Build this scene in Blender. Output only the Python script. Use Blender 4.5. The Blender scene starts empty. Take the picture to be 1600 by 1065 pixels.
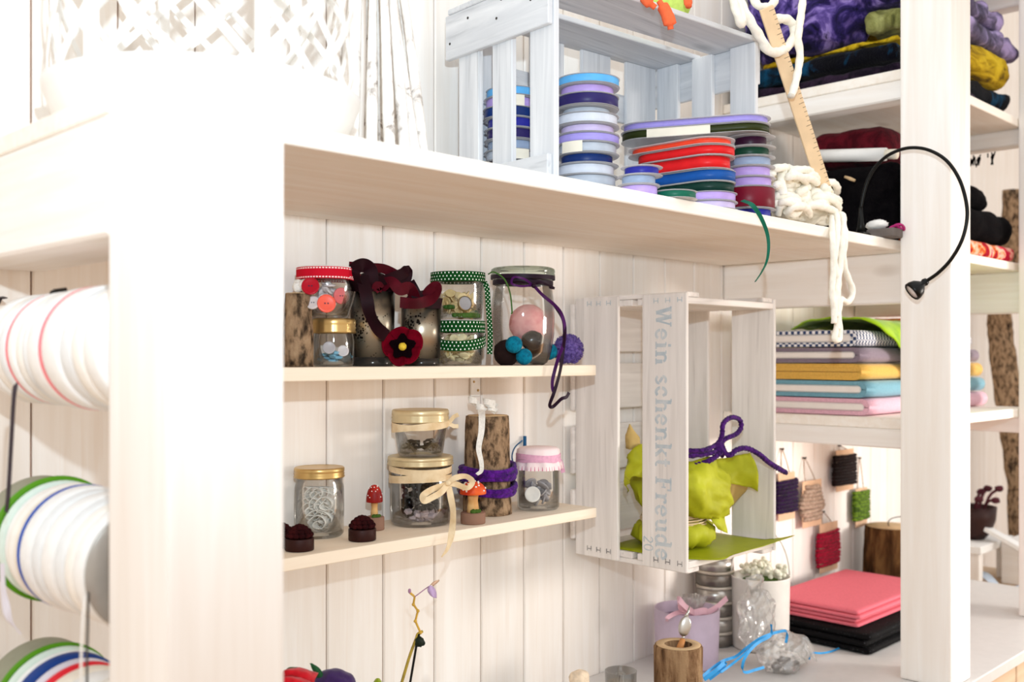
import bpy, bmesh, math, random
from mathutils import Vector, Matrix, noise
random.seed(7)
PI = math.pi
scn = bpy.context.scene
COL = scn.collection
# ------------------------------------------------------------------ camera model
S = 0.69            # one unit of the layout = distance from the lens to the front plane of the posts
CH = 1.43           # lens height above the floor
F, HZ = 1580.0, 558.0
TH = math.radians(44.65)
SC, SS = math.cos(TH), math.sin(TH)

def V(x, y, h):
    return Vector((x*S, y*S, h*S + CH))
def ray(px, py):
    t = (px-800)/F; e = (HZ-py)/F
    return SC+t*SS, SS-t*SC, e
def at(px, py, Y=None, X=None, h=None):
    """point of the room seen at a pixel of the photograph, on the plane Y, X or height h"""
    dx, dy, e = ray(px, py)
    z = Y/dy if Y is not None else (X/dx if X is not None else h/e)
    return V(z*dx, z*dy, z*e)
def depth(p):
    return (p.x*SC + p.y*SS)
def sz(p, npx):
    return npx/F*depth(p)
def place(px, yb, h, rpx):
    """centre of a round thing of radius rpx whose base touches height h and shows its front edge at yb"""
    z = h*F/(HZ-yb); z = z/(1-rpx/F)
    dx, dy, _ = ray(px, yb)
    return V(z*dx, z*dy, h), z*S*rpx/F

# ------------------------------------------------------------------ objects
W = {}
def wm(o):
    return W.get(o.name, Matrix())
def thing(name, label, cat, loc, rz=0.0, group=None):
    o = bpy.data.objects.new(name, None); COL.objects.link(o)
    o.empty_display_size = 0.02
    o.location = loc; o.rotation_euler = (0, 0, rz)
    W[o.name] = Matrix.Translation(Vector(loc)) @ Matrix.Rotation(rz, 4, 'Z')
    o['label'] = label; o['category'] = cat
    if group: o['group'] = group
    return o
def tag(o, label, cat, group=None, kind=None):
    o['label'] = label; o['category'] = cat
    if group: o['group'] = group
    if kind: o['kind'] = kind
    return o
def dup(root, loc, rz=0.0, label=None, scale=None):
    r = root.copy(); COL.objects.link(r); r.location = loc; r.rotation_euler = (0, 0, rz)
    if scale: r.scale = scale
    if label: r['label'] = label
    for ch in list(root.children):
        c = ch.copy(); COL.objects.link(c); c.parent = r
        for g in ch.children:
            d = g.copy(); COL.objects.link(d); d.parent = c
    return r

def catmull(pts, n=6, closed=False):
    pts = [Vector(p) for p in pts]
    out = []
    m = len(pts)
    rng = range(m if closed else m-1)
    for i in rng:
        if closed:
            p0, p1, p2, p3 = pts[(i-1) % m], pts[i], pts[(i+1) % m], pts[(i+2) % m]
        else:
            p0 = pts[i-1] if i > 0 else pts[0]*2-pts[1]
            p1, p2 = pts[i], pts[i+1]
            p3 = pts[i+2] if i+2 < m else pts[-1]*2-pts[-2]
        for k in range(n):
            t = k/n
            out.append(0.5*((2*p1)+(p2-p0)*t+(2*p0-5*p1+4*p2-p3)*t*t+(3*p1-p0-3*p2+p3)*t**3))
    if not closed: out.append(pts[-1].copy())
    return out

class MB:
    _cache = {}
    def __init__(s):
        s.bm = bmesh.new(); s.uv = s.bm.loops.layers.uv.new('UVMap'); s.flat = []
    def face(s, vs, uvs=None, smooth=True):
        try: f = s.bm.faces.new(vs)
        except ValueError: return None
        f.smooth = smooth
        if uvs:
            for l, u in zip(f.loops, uvs): l[s.uv].uv = u
        return f
    def box(s, c, size, rot=None, bev=0.0012, seg=1):
        M = Matrix.Translation(Vector(c)) @ (rot.to_4x4() if rot else Matrix()) @ Matrix.Diagonal((size[0], size[1], size[2], 1))
        g = bmesh.ops.create_cube(s.bm, size=1.0, matrix=M)
        vs = g['verts']
        for f in {f for v in vs for f in v.link_faces}: f.smooth = False
        if bev:
            es = list({e for v in vs for e in v.link_edges})
            bmesh.ops.bevel(s.bm, geom=es, offset=min(bev, min(size)*0.4), segments=seg, affect='EDGES', profile=0.6)
        return s
    def slab(s, x0, x1, y0, y1, z0, z1, **k):
        return s.box(((x0+x1)/2, (y0+y1)/2, (z0+z1)/2), (abs(x1-x0), abs(y1-y0), abs(z1-z0)), **k)
    def lathe(s, prof, n=32, M=None, wob=None, smooth=True):
        """prof: (r, z) list; r = 0 closes the end"""
        M = M or Matrix()
        rings = []
        for r, z in prof:
            if r <= 1e-7:
                rings.append([s.bm.verts.new(M @ Vector((0, 0, z)))])
            else:
                ring = []
                for i in range(n):
                    a = 2*PI*i/n
                    rr = r*(1+(wob(a, z) if wob else 0))
                    ring.append(s.bm.verts.new(M @ Vector((rr*math.cos(a), rr*math.sin(a), z))))
                rings.append(ring)
        for k in range(len(rings)-1):
            A, B = rings[k], rings[k+1]
            ra, rb = prof[k][0], prof[k+1][0]; za, zb = prof[k][1], prof[k+1][1]
            for i in range(n):
                j = (i+1) % n
                u0, u1 = 2*PI*i/n*max(ra, rb), 2*PI*(i+1)/n*max(ra, rb)
                if len(A) == 1 and len(B) == 1: continue
                if len(A) == 1: s.face([A[0], B[j], B[i]], [(u0, za), (u1, zb), (u0, zb)], smooth)
                elif len(B) == 1: s.face([A[i], A[j], B[0]], [(u0, za), (u1, za), (u0, zb)], smooth)
                else: s.face([A[i], A[j], B[j], B[i]], [(u0, za), (u1, za), (u1, zb), (u0, zb)], smooth)
        return s
    def tube(s, pts, r, n=8, closed=False, ripple=0.0, rfreq=0.0):
        pts = [Vector(p) for p in pts]; m = len(pts)
        if m < 2: return s
        T = []
        for i in range(m):
            a = pts[(i-1) % m] if (closed or i > 0) else pts[i]
            b = pts[(i+1) % m] if (closed or i < m-1) else pts[i]
            d = b-a
            T.append(d.normalized() if d.length > 1e-9 else Vector((0, 0, 1)))
        up = Vector((0, 0, 1)) if abs(T[0].z) < 0.9 else Vector((1, 0, 0))
        nrm = (up - T[0]*up.dot(T[0])).normalized()
        rings = []; L = 0
        for i in range(m):
            if i:
                L += (pts[i]-pts[i-1]).length
                nrm = nrm - T[i]*nrm.dot(T[i])
                nrm = nrm.normalized() if nrm.length > 1e-6 else T[i].orthogonal().normalized()
            bi = T[i].cross(nrm)
            rr = r[i] if isinstance(r, (list, tuple)) else r
            ring = []
            for k in range(n):
                a = 2*PI*k/n
                q = rr*(1+(ripple*math.sin(2*a+L*rfreq) if ripple else 0))
                ring.append(s.bm.verts.new(pts[i]+nrm*math.cos(a)*q+bi*math.sin(a)*q))
            rings.append(ring)
        for i in range(m if closed else m-1):
            A, B = rings[i], rings[(i+1) % m]
            for k in range(n):
                j = (k+1) % n
                s.face([A[k], A[j], B[j], B[k]], [(k/n, i/m), ((k+1)/n, i/m), ((k+1)/n, (i+1)/m), (k/n, (i+1)/m)])
        if not closed:
            s.face(rings[0][::-1]); s.face(rings[-1])
        return s
    def strip(s, pts, w, sides, th=0.0006):
        """flat band along pts; sides: one vector or one per point, the direction of its width"""
        pts = [Vector(p) for p in pts]; m = len(pts)
        if not isinstance(sides, (list, tuple)) or isinstance(sides, Vector): sides = [Vector(sides)]*m
        rows = []; L = 0; Ls = []
        for i in range(m):
            a, b = pts[max(i-1, 0)], pts[min(i+1, m-1)]
            t = (b-a).normalized() if (b-a).length > 1e-9 else Vector((1, 0, 0))
            sd = Vector(sides[i]); sd = sd - t*sd.dot(t)
            sd = sd.normalized() if sd.length > 1e-6 else t.orthogonal().normalized()
            nn = t.cross(sd)
            if i: L += (pts[i]-pts[i-1]).length
            Ls.append(L)
            ww = w[i] if isinstance(w, (list, tuple)) else w
            C4 = [pts[i]+sd*x*ww/2+nn*y*th/2 for x, y in ((-1, -1), (1, -1), (1, 1), (-1, 1))]
            rows.append([[s.bm.verts.new(C4[k]), s.bm.verts.new(C4[(k+1) % 4])] for k in range(4)])
        for i in range(m-1):
            A, B = rows[i], rows[i+1]
            for k in range(4):
                uu = {0: (0, 1), 1: (1, 1), 2: (1, 0), 3: (0, 0)}[k]
                s.face([A[k][0], A[k][1], B[k][1], B[k][0]], [(Ls[i], uu[0]), (Ls[i], uu[1]), (Ls[i+1], uu[1]), (Ls[i+1], uu[0])])
        return s
    def sheet(s, grid, nu=6, nv=6, th=0.0008, amp=0.0, freq=30.0, seed=0.0, crisp=False):
        """grid of control points (rows of equal length) -> smooth thick sheet"""
        rows = [catmull(r, nv) for r in grid]
        cols = [catmull([rows[i][k] for i in range(len(rows))], nu) for k in range(len(rows[0]))]
        P = [[cols[k][i] for k in range(len(cols))] for i in range(len(cols[0]))]
        m, n = len(P), len(P[0])
        N = [[None]*n for _ in range(m)]
        for i in range(m):
            for k in range(n):
                a = P[min(i+1, m-1)][k]-P[max(i-1, 0)][k]; b = P[i][min(k+1, n-1)]-P[i][max(k-1, 0)]
                c = a.cross(b); N[i][k] = c.normalized() if c.length > 1e-12 else Vector((0, 0, 1))
        if amp:
            for i in range(m):
                for k in range(n):
                    q = P[i][k]*freq+Vector((seed, seed*1.7, -seed))
                    e_ = 0.6-1.6*abs(noise.noise(q))+0.5*(0.5-1.6*abs(noise.noise(q*2.1))) if crisp else noise.noise(q)+0.5*noise.noise(q*2.3)
                    P[i][k] = P[i][k]+N[i][k]*amp*e_
        top = [[s.bm.verts.new(P[i][k]+N[i][k]*th/2) for k in range(n)] for i in range(m)]
        bot = [[s.bm.verts.new(P[i][k]-N[i][k]*th/2) for k in range(n)] for i in range(m)]
        for i in range(m-1):
            for k in range(n-1):
                uv = [(k/(n-1), i/(m-1)), ((k+1)/(n-1), i/(m-1)), ((k+1)/(n-1), (i+1)/(m-1)), (k/(n-1), (i+1)/(m-1))]
                s.face([top[i][k], top[i][k+1], top[i+1][k+1], top[i+1][k]], uv)
                s.face([bot[i][k], bot[i+1][k], bot[i+1][k+1], bot[i][k+1]], [uv[0], uv[3], uv[2], uv[1]])
        for i in range(m-1):
            s.face([top[i][0], top[i+1][0], bot[i+1][0], bot[i][0]]); s.face([top[i+1][n-1], top[i][n-1], bot[i][n-1], bot[i+1][n-1]])
        for k in range(n-1):
            s.face([top[0][k+1], top[0][k], bot[0][k], bot[0][k+1]]); s.face([top[m-1][k], top[m-1][k+1], bot[m-1][k+1], bot[m-1][k]])
        return s
    def ball(s, c, r, sub=3, amp=0.0, freq=20.0, seed=0.0, rot=None):
        r = r if isinstance(r, (tuple, list, Vector)) else (r, r, r)
        g = bmesh.ops.create_icosphere(s.bm, subdivisions=sub, radius=1.0)
        for v in g['verts']:
            d = v.co.copy()
            k = 1+(amp*(noise.noise(d*freq+Vector((seed, seed, seed)))) if amp else 0)
            p = Vector((d.x*r[0], d.y*r[1], d.z*r[2]))*k
            if rot: p = rot @ p
            v.co = p+Vector(c)
        for f in {f for v in g['verts'] for f in v.link_faces}: f.smooth = True
        return s
    def soft(s, c, size, r, n=10, amp=0.0, freq=20.0, seed=0.0, rot=None, warp=None, zmin=None):
        """rounded, slightly lumpy block"""
        key = n
        if key not in MB._cache:
            tb = bmesh.new(); bmesh.ops.create_cube(tb, size=2.0)
            bmesh.ops.subdivide_edges(tb, edges=tb.edges[:], cuts=n, use_grid_fill=True)
            tb.verts.index_update()
            MB._cache[key] = ([v.co.copy() for v in tb.verts], [[v.index for v in f.verts] for f in tb.faces]); tb.free()
        cos, fcs = MB._cache[key]
        vs = [s.bm.verts.new(c_) for c_ in cos]
        for fc in fcs: s.face([vs[i] for i in fc])
        hx = Vector(size)/2
        for v in vs:
            q = Vector([math.copysign(1-(1-min(1, abs(a)))**1.5, a)*h for a, h in zip(v.co, hx)])
            inn = Vector([max(-(h-r), min(h-r, a)) for a, h in zip(q, hx)])
            d = q-inn
            p = inn+(d.normalized()*r if d.length > 1e-9 else Vector())
            nn = d.normalized() if d.length > 1e-9 else Vector((0, 0, 1))
            if amp:
                w = (p+Vector(c))*freq+Vector((seed, -seed, seed*2))
                p = p+nn*amp*(noise.noise(w)+0.5*noise.noise(w*2.1))
            if warp: p = warp(p)
            if rot: p = rot @ p
            v.co = p+Vector(c)
            if zmin is not None and v.co.z < zmin: v.co.z = zmin
        return s
    def prism(s, poly, d, smooth=False):
        """poly: 3-D outline, d: extrusion vector"""
        d = Vector(d)
        a = [s.bm.verts.new(Vector(p)) for p in poly]; b = [s.bm.verts.new(Vector(p)+d) for p in poly]
        s.face(a[::-1], smooth=False); s.face(b, smooth=False)
        for i in range(len(a)):
            j = (i+1) % len(a); s.face([a[i], a[j], b[j], b[i]], smooth=smooth)
        return s
    def build(s, name, m, parent=None, local=False, origin=None, norm=True):
        if norm: bmesh.ops.recalc_face_normals(s.bm, faces=s.bm.faces[:])
        if parent is not None:
            if not local: s.bm.transform(wm(parent).inverted())
        else:
            if origin is None:
                vs = [v.co for v in s.bm.verts]
                origin = Vector(((min(v.x for v in vs)+max(v.x for v in vs))/2, (min(v.y for v in vs)+max(v.y for v in vs))/2, min(v.z for v in vs)))
            s.bm.transform(Matrix.Translation(-Vector(origin)))
        me = bpy.data.meshes.new(name); s.bm.to_mesh(me); s.bm.free()
        o = bpy.data.objects.new(name, me); COL.objects.link(o)
        if m: me.materials.append(m)
        if parent is not None:
            o.parent = parent; W[o.name] = wm(parent).copy()
        else:
            o.location = origin; W[o.name] = Matrix.Translation(Vector(origin))
        return o
def structure(o, label=None, cat=None):
    o['kind'] = 'structure'
    if label: o['label'] = label
    if cat: o['category'] = cat
    return o

# ------------------------------------------------------------------ materials
def lin(c):
    return tuple(((v/255)/12.92 if v/255 <= 0.04045 else ((v/255+0.055)/1.055)**2.4) for v in c)+(1.0,)
class NT:
    def __init__(s, name):
        s.m = bpy.data.materials.new(name); s.m.use_nodes = True
        s.t = s.m.node_tree; s.t.nodes.clear()
        s.out = s.t.nodes.new('ShaderNodeOutputMaterial')
    def n(s, typ, **k):
        x = s.t.nodes.new(typ)
        for a, v in k.items():
            if a.startswith('i_'):
                x.inputs[int(a[2:]) if a[2:].isdigit() else a[2:].replace('_', ' ')].default_value = v
            else: setattr(x, a, v)
        return x
    def l(s, a, b): s.t.links.new(a, b)
    def ramp(s, fac, stops, interp='LINEAR'):
        r = s.n('ShaderNodeValToRGB'); r.color_ramp.interpolation = interp
        e = r.color_ramp.elements
        while len(e) > 1: e.remove(e[-1])
        e[0].position = stops[0][0]; e[0].color = stops[0][1]
        for p, c in stops[1:]:
            q = e.new(p); q.color = c
        s.l(fac, r.inputs[0]); return r.outputs[0]
    def coord(s, scale=(1, 1, 1), kind='Object', rot=(0, 0, 0)):
        tc = s.n('ShaderNodeTexCoord'); mp = s.n('ShaderNodeMapping')
        mp.inputs['Scale'].default_value = scale; mp.inputs['Rotation'].default_value = rot
        s.l(tc.outputs[kind], mp.inputs['Vector']); return mp.outputs['Vector']
    def noise(s, vec, scale=5, detail=3, rough=0.5, dist=0.0):
        x = s.n('ShaderNodeTexNoise'); x.inputs['Scale'].default_value = scale; x.inputs['Detail'].default_value = detail
        x.inputs['Roughness'].default_value = rough; x.inputs['Distortion'].default_value = dist
        s.l(vec, x.inputs['Vector']); return x
    def mix(s, fac, a, b, blend='MIX'):
        x = s.n('ShaderNodeMix', data_type='RGBA', blend_type=blend)
        for sock, v in ((x.inputs[0], fac), (x.inputs[6], a), (x.inputs[7], b)):
            if hasattr(v, 'is_output'): s.l(v, sock)
            else: sock.default_value = v
        return x.outputs[2]
    def math(s, op, a, b=None, c=None):
        x = s.n('ShaderNodeMath', operation=op)
        for i, v in enumerate((a, b, c)):
            if v is None: continue
            if hasattr(v, 'is_output'): s.l(v, x.inputs[i])
            else: x.inputs[i].default_value = v
        return x.outputs[0]
    def pbsdf(s, base, rough=0.6, metal=0.0, bump=None, bstr=0.2, bdist=0.002, sheen=0.0, spec=0.2, coat=0.0, sss=0.0):
        p = s.n('ShaderNodeBsdfPrincipled')
        if hasattr(base, 'is_output'): s.l(base, p.inputs['Base Color'])
        else: p.inputs['Base Color'].default_value = base
        if hasattr(rough, 'is_output'): s.l(rough, p.inputs['Roughness'])
        else: p.inputs['Roughness'].default_value = rough
        p.inputs['Metallic'].default_value = metal
        p.inputs['Specular IOR Level'].default_value = spec
        p.inputs['Sheen Weight'].default_value = sheen
        p.inputs['Coat Weight'].default_value = coat
        if bump is not None:
            b = s.n('ShaderNodeBump'); b.inputs['Strength'].default_value = bstr; b.inputs['Distance'].default_value = bdist
            s.l(bump, b.inputs['Height']); s.l(b.outputs[0], p.inputs['Normal'])
        s.l(p.outputs[0], s.out.inputs[0]); return p

def wood(name, c1, c2, axis='Z', knots=None, rough=0.6, kdens=0.93, bstr=0.12, streak=None, dens=1.0):
    """white-washed or bare board: grain stretched along the axis, scattered knots"""
    t = NT(name)
    k = {'X': (1.6, 30, 30), 'Y': (30, 1.6, 30), 'Z': (30, 30, 1.6)}[axis]
    v = t.coord(k)
    n1 = t.noise(v, 1.6*dens, 5, 0.6, 0.6)
    big = t.noise(t.coord({'X': (0.6, 6, 6), 'Y': (6, 0.6, 6), 'Z': (6, 6, 0.6)}[axis]), 1.3, 2, 0.5)
    f = t.math('ADD', t.math('MULTIPLY', n1.outputs[0], 0.65), t.math('MULTIPLY', big.outputs[0], 0.35))
    col = t.ramp(f, [(0.34, lin(c2)), (0.5, lin(tuple((a+b)/2 for a, b in zip(c1, c2)))), (0.62, lin(c1))])
    if streak:
        n3 = t.noise(v, 3.5, 2, 0.5, 0.3)
        col = t.mix(t.math('MULTIPLY', t.ramp(n3.outputs[0], [(0.60, (0, 0, 0, 1)), (0.70, (1, 1, 1, 1))]), 0.4), col, lin(streak))
    if knots:
        vo = t.n('ShaderNodeTexVoronoi', feature='F1'); vo.inputs['Scale'].default_value = 1.0
        kk = {'X': (5, 11, 11), 'Y': (11, 5, 11), 'Z': (11, 11, 5)}[axis]
        t.l(t.coord(kk), vo.inputs['Vector'])
        spot = t.ramp(vo.outputs['Distance'], [(0.02, (1, 1, 1, 1)), (0.10, (0.5, 0.5, 0.5, 1)), (0.17, (0, 0, 0, 1))])
        sel = t.n('ShaderNodeSeparateColor'); t.l(vo.outputs['Color'], sel.inputs[0])
        pick = t.math('GREATER_THAN', sel.outputs[0], 0.80)
        col = t.mix(t.math('MULTIPLY', t.math('MULTIPLY', spot, pick), 0.55), col, lin(knots))
    t.pbsdf(col, rough, bump=n1.outputs[0], bstr=bstr, bdist=0.0012)
    return t.m
def plain(name, c, rough=0.6, metal=0.0, var=0.12, scale=40.0, bump=0.0, sheen=0.0, spec=0.2, coat=0.0, c2=None, dist=0.0):
    t = NT(name)
    n = t.noise(t.coord(), scale, 4, 0.55, dist)
    dark = lin(c2) if c2 else tuple(v*(1-var*2) for v in lin(c)[:3])+(1,)
    col = t.ramp(n.outputs[0], [(0.35, dark), (0.62, lin(c))])
    t.pbsdf(col, rough, metal, bump=n.outputs[0] if bump else None, bstr=bump, sheen=sheen, spec=spec, coat=coat)
    return t.m
def glassy(name, tint=(0.993, 0.996, 0.994), edge=(0.925, 0.94, 0.925), gloss=0.9, rough=0.03, film=0.0, filmcol=(230, 230, 230), minfac=0.03):
    """thin clear wall: lets light straight through, absorbs at grazing angles, mirrors by Fresnel"""
    t = NT(name)
    lw = t.n('ShaderNodeLayerWeight'); lw.inputs[0].default_value = 0.35
    tr = t.n('ShaderNodeBsdfTransparent')
    col = t.mix(t.ramp(lw.outputs['Facing'], [(0.35, (0, 0, 0, 1)), (0.95, (1, 1, 1, 1))]), tint+(1,), edge+(1,))
    t.l(col, tr.inputs[0])
    gl = t.n('ShaderNodeBsdfGlossy'); gl.inputs['Roughness'].default_value = rough; gl.inputs['Color'].default_value = (gloss, gloss, gloss, 1)
    mx = t.n('ShaderNodeMixShader')
    fr = t.n('ShaderNodeFresnel'); fr.inputs[0].default_value = 1.45
    t.l(t.math('MAXIMUM', t.math('MULTIPLY', fr.outputs[0], 0.8), minfac), mx.inputs[0])
    t.l(tr.outputs[0], mx.inputs[1]); t.l(gl.outputs[0], mx.inputs[2])
    last = mx.outputs[0]
    if film:
        df = t.n('ShaderNodeBsdfDiffuse'); df.inputs[0].default_value = lin(filmcol)
        m2 = t.n('ShaderNodeMixShader'); m2.inputs[0].default_value = film
        t.l(last, m2.inputs[1]); t.l(df.outputs[0], m2.inputs[2]); last = m2.outputs[0]
    t.l(last, t.out.inputs[0])
    return t.m
def dotted(name, base, dot, su=0.0060, sv=1.5, rad=0.17):
    """ribbon with staggered woven dots, laid out along its length"""
    t = NT(name)
    tc = t.n('ShaderNodeTexCoord'); sp = t.n('ShaderNodeSeparateXYZ'); t.l(tc.outputs['UV'], sp.inputs[0])
    row = t.math('MULTIPLY', sp.outputs[1], sv*2)
    ri = t.math('FLOOR', row); half = t.math('MULTIPLY', t.math('MODULO', ri, 2.0), 0.5)
    u = t.math('FRACT', t.math('ADD', t.math('DIVIDE', sp.outputs[0], su), half)); v = t.math('FRACT', row)
    du = t.math('SUBTRACT', u, 0.5); dv = t.math('MULTIPLY', t.math('SUBTRACT', v, 0.5), 0.7)
    d = t.math('SQRT', t.math('ADD', t.math('MULTIPLY', du, du), t.math('MULTIPLY', dv, dv)))
    col = t.mix(t.math('LESS_THAN', d, rad), lin(base), lin(dot))
    t.pbsdf(col, 0.7, spec=0.06); return t.m
def stitched(name, base, thread, su=0.004):
    t = NT(name)
    tc = t.n('ShaderNodeTexCoord'); sp = t.n('ShaderNodeSeparateXYZ'); t.l(tc.outputs['UV'], sp.inputs[0])
    on = t.math('LESS_THAN', t.math('FRACT', t.math('DIVIDE', sp.outputs[0], su)), 0.62)
    e = t.math('ABSOLUTE', t.math('SUBTRACT', sp.outputs[1], 0.5))
    band = t.math('MULTIPLY', t.math('GREATER_THAN', e, 0.33), t.math('LESS_THAN', e, 0.43))
    col = t.mix(t.math('MULTIPLY', on, band), lin(base), lin(thread))
    t.pbsdf(col, 0.7, spec=0.08); return t.m
def blotch(name, stops, scale=18, rough=0.95, dist=1.2, bump=0.4, sheen=0.3, stretch=(1, 1, 1), detail=5):
    t = NT(name)
    n = t.noise(t.coord(stretch), scale, detail, 0.6, dist)
    f = t.noise(t.coord(), 260, 2, 0.6)
    col = t.ramp(n.outputs[0], [(p, lin(c)) for p, c in stops])
    t.pbsdf(col, rough, bump=f.outputs[0], bstr=bump, bdist=0.003, sheen=sheen*0.3, spec=0.06)
    return t.m
def woven(name, c1, c2, su=60.0, sv=60.0, kind='chev', rough=0.9):
    t = NT(name)
    tc = t.n('ShaderNodeTexCoord'); mp = t.n('ShaderNodeMapping'); t.l(tc.outputs['Object'], mp.inputs[0])
    w = t.n('ShaderNodeTexWave', wave_type='BANDS', bands_direction='Y' if kind != 'stripe' else 'Z')
    w.inputs['Scale'].default_value = su; w.inputs['Distortion'].default_value = 0.0
    t.l(mp.outputs[0], w.inputs['Vector'])
    if kind == 'chev':
        c = t.n('ShaderNodeTexChecker'); c.inputs['Scale'].default_value = sv; t.l(mp.outputs[0], c.inputs['Vector'])
        fac = c.outputs['Fac']
    else: fac = w.outputs['Fac']
    col = t.mix(t.ramp(fac, [(0.45, (0, 0, 0, 1)), (0.55, (1, 1, 1, 1))]), lin(c1), lin(c2))
    t.pbsdf(col, rough, bump=w.outputs['Fac'], bstr=0.3, spec=0.2); return t.m

WW1, WW2, KN = (246, 244, 241), (236, 230, 223), (176, 162, 150)
M = {}
for ax in 'XYZ':
    M['ww'+ax] = wood('whitewash_'+ax, WW1, WW2, ax, KN)
    M['pine'+ax] = wood('pine_'+ax, (245, 233, 214), (236, 218, 194), ax, (190, 158, 125), streak=(228, 204, 176))
    M['crate'+ax] = wood('crate_wash_'+ax, (238, 233, 229), (216, 210, 205), ax, (156, 150, 146), streak=(190, 184, 180), kdens=.97)
M['shelf'] = wood('shelf_board_wash', (248, 244, 237), (240, 231, 219), 'X', (184, 166, 150), streak=(234, 221, 206))
M['plank'] = wood('wall_plank_wash', (244, 241, 237), (234, 227, 219), 'Z', (172, 160, 150), streak=(232, 222, 212))
M['gap'] = plain('plank_gap', (150, 92, 54), 0.9)
M['top'] = plain('white_laminate', (212, 210, 208), 0.35, var=0.02)
M['base'] = wood('beech_front', (216, 194, 168), (198, 172, 142), 'X')
M['floorm'] = wood('oak_floor', (196, 152, 110), (170, 124, 84), 'Y')
M['jar'] = glassy('jar_glass')
M['greenjar'] = glassy('green_jar_glass', tint=(0.93, 0.97, 0.94), edge=(0.45, 0.60, 0.47))
M['lidglass'] = glassy('green_lid_glass', tint=(0.84, 0.90, 0.84), edge=(0.55, 0.68, 0.57), minfac=0.06)
M['plastic'] = glassy('spool_plastic', tint=(0.985, 0.985, 0.985), edge=(0.92, 0.92, 0.93), film=0.30, filmcol=(244, 244, 246), rough=0.12)
M['cello'] = glassy('cellophane', tint=(0.975, 0.975, 0.975), edge=(0.93, 0.93, 0.93), film=0.20, filmcol=(246, 244, 240), rough=0.06, minfac=0.16)
M['gold'] = plain('gold_lid', (205, 172, 112), 0.32, 0.85, var=0.05)
M['brass'] = plain('pale_gold_lid', (214, 196, 156), 0.38, 0.6, var=0.05)
M['steel'] = plain('brushed_steel', (196, 192, 186), 0.28, 0.9, var=0.05)
M['black'] = plain('black_plastic', (8, 9, 9), 0.35)
M['white'] = plain('white_paint', (240, 239, 236), 0.5, var=0.02)
M['paper'] = plain('cream_paper', (240, 232, 214), 0.8, var=0.03)
# ------------------------------------------------------------------ camera, world, lamps
WORLD, FLASH, SHOP = 1.20, 54, 5.0
cam = bpy.data.cameras.new('camera'); co = bpy.data.objects.new('camera', cam); COL.objects.link(co)
cam.sensor_width = 36.0; cam.lens = F*36/1600; cam.shift_y = (HZ-532.5)/1600
cam.clip_start = 0.02; cam.clip_end = 50
co.location = (0, 0, CH); co.rotation_euler = (PI/2, 0, -math.atan2(SC, SS))
cam.dof.use_dof = True; cam.dof.focus_distance = 2.12*S; cam.dof.aperture_fstop = 4.5
scn.camera = co
scn.cycles.diffuse_bounces = 8; scn.cycles.max_bounces = 24; scn.cycles.transparent_max_bounces = 32
scn.view_settings.view_transform = 'Standard'; scn.view_settings.look = 'None'
scn.view_settings.gamma = 1.0; scn.view_settings.exposure = EXPO = 0.10

wd = bpy.data.worlds.new('room_light'); scn.world = wd; wd.use_nodes = True
nt = wd.node_tree; nt.nodes.clear()
wo = nt.nodes.new('ShaderNodeOutputWorld'); bg = nt.nodes.new('ShaderNodeBackground'); nt.links.new(bg.outputs[0], wo.inputs[0])
tc = nt.nodes.new('ShaderNodeTexCoord'); sp = nt.nodes.new('ShaderNodeSeparateXYZ'); nt.links.new(tc.outputs['Generated'], sp.inputs[0])
ma = nt.nodes.new('ShaderNodeMath'); ma.operation = 'MULTIPLY_ADD'; ma.inputs[1].default_value = 0.5; ma.inputs[2].default_value = 0.5
nt.links.new(sp.outputs[2], ma.inputs[0])
rp = nt.nodes.new('ShaderNodeValToRGB'); nt.links.new(ma.outputs[0], rp.inputs[0])
e = rp.color_ramp.elements
e[0].position = 0.0; e[0].color = (0.84, 0.69, 0.55, 1)
e[1].position = 1.0; e[1].color = (1.26, 1.26, 1.26, 1)
for p_, c_ in ((0.42, (0.82, 0.70, 0.57, 1)), (0.58, (0.88, 0.80, 0.71, 1)), (0.70, (1.06, 1.04, 1.02, 1))):
    q = e.new(p_); q.color = c_
# windows on the left side of the shop: brighter towards -X
mb = nt.nodes.new('ShaderNodeMath'); mb.operation = 'MULTIPLY_ADD'; mb.inputs[1].default_value = -0.08; mb.inputs[2].default_value = 0.92
nt.links.new(sp.outputs[0], mb.inputs[0])
mv = nt.nodes.new('ShaderNodeVectorMath'); mv.operation = 'SCALE'; nt.links.new(rp.outputs[0], mv.inputs[0]); nt.links.new(mb.outputs[0], mv.inputs['Scale'])
nt.links.new(mv.outputs[0], bg.inputs[0]); bg.inputs[1].default_value = WORLD

fl = bpy.data.lights.new('camera_flash', 'SPOT'); fo = bpy.data.objects.new('camera_flash', fl); COL.objects.link(fo)
fl.energy = FLASH; fl.color = (0.72, 0.88, 1.0); fl.shadow_soft_size = 0.012
fl.spot_size = math.radians(150); fl.spot_blend = 1.0
fo.location = V(0.05, 0.0, 0.296)
_d = Vector((SC+0.0*SS, SS-0.0*SC, 0.72)).normalized()
fo.rotation_euler = _d.to_track_quat('-Z', 'Y').to_euler()

# shop lamp to the right of the photographer
sl_ = bpy.data.lights.new('shop_lamp', 'AREA'); so_ = bpy.data.objects.new('shop_lamp', sl_); COL.objects.link(so_)
sl_.energy = SHOP; sl_.color = (1.0, 0.92, 0.85); sl_.shape = 'DISK'; sl_.size = 0.5; sl_.spread = math.radians(58)
so_.location = V(4.3, -1.1, -0.05)
so_.rotation_euler = (V(2.9, 1.6, -0.35)-so_.location).to_track_quat('-Z', 'Y').to_euler()

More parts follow.
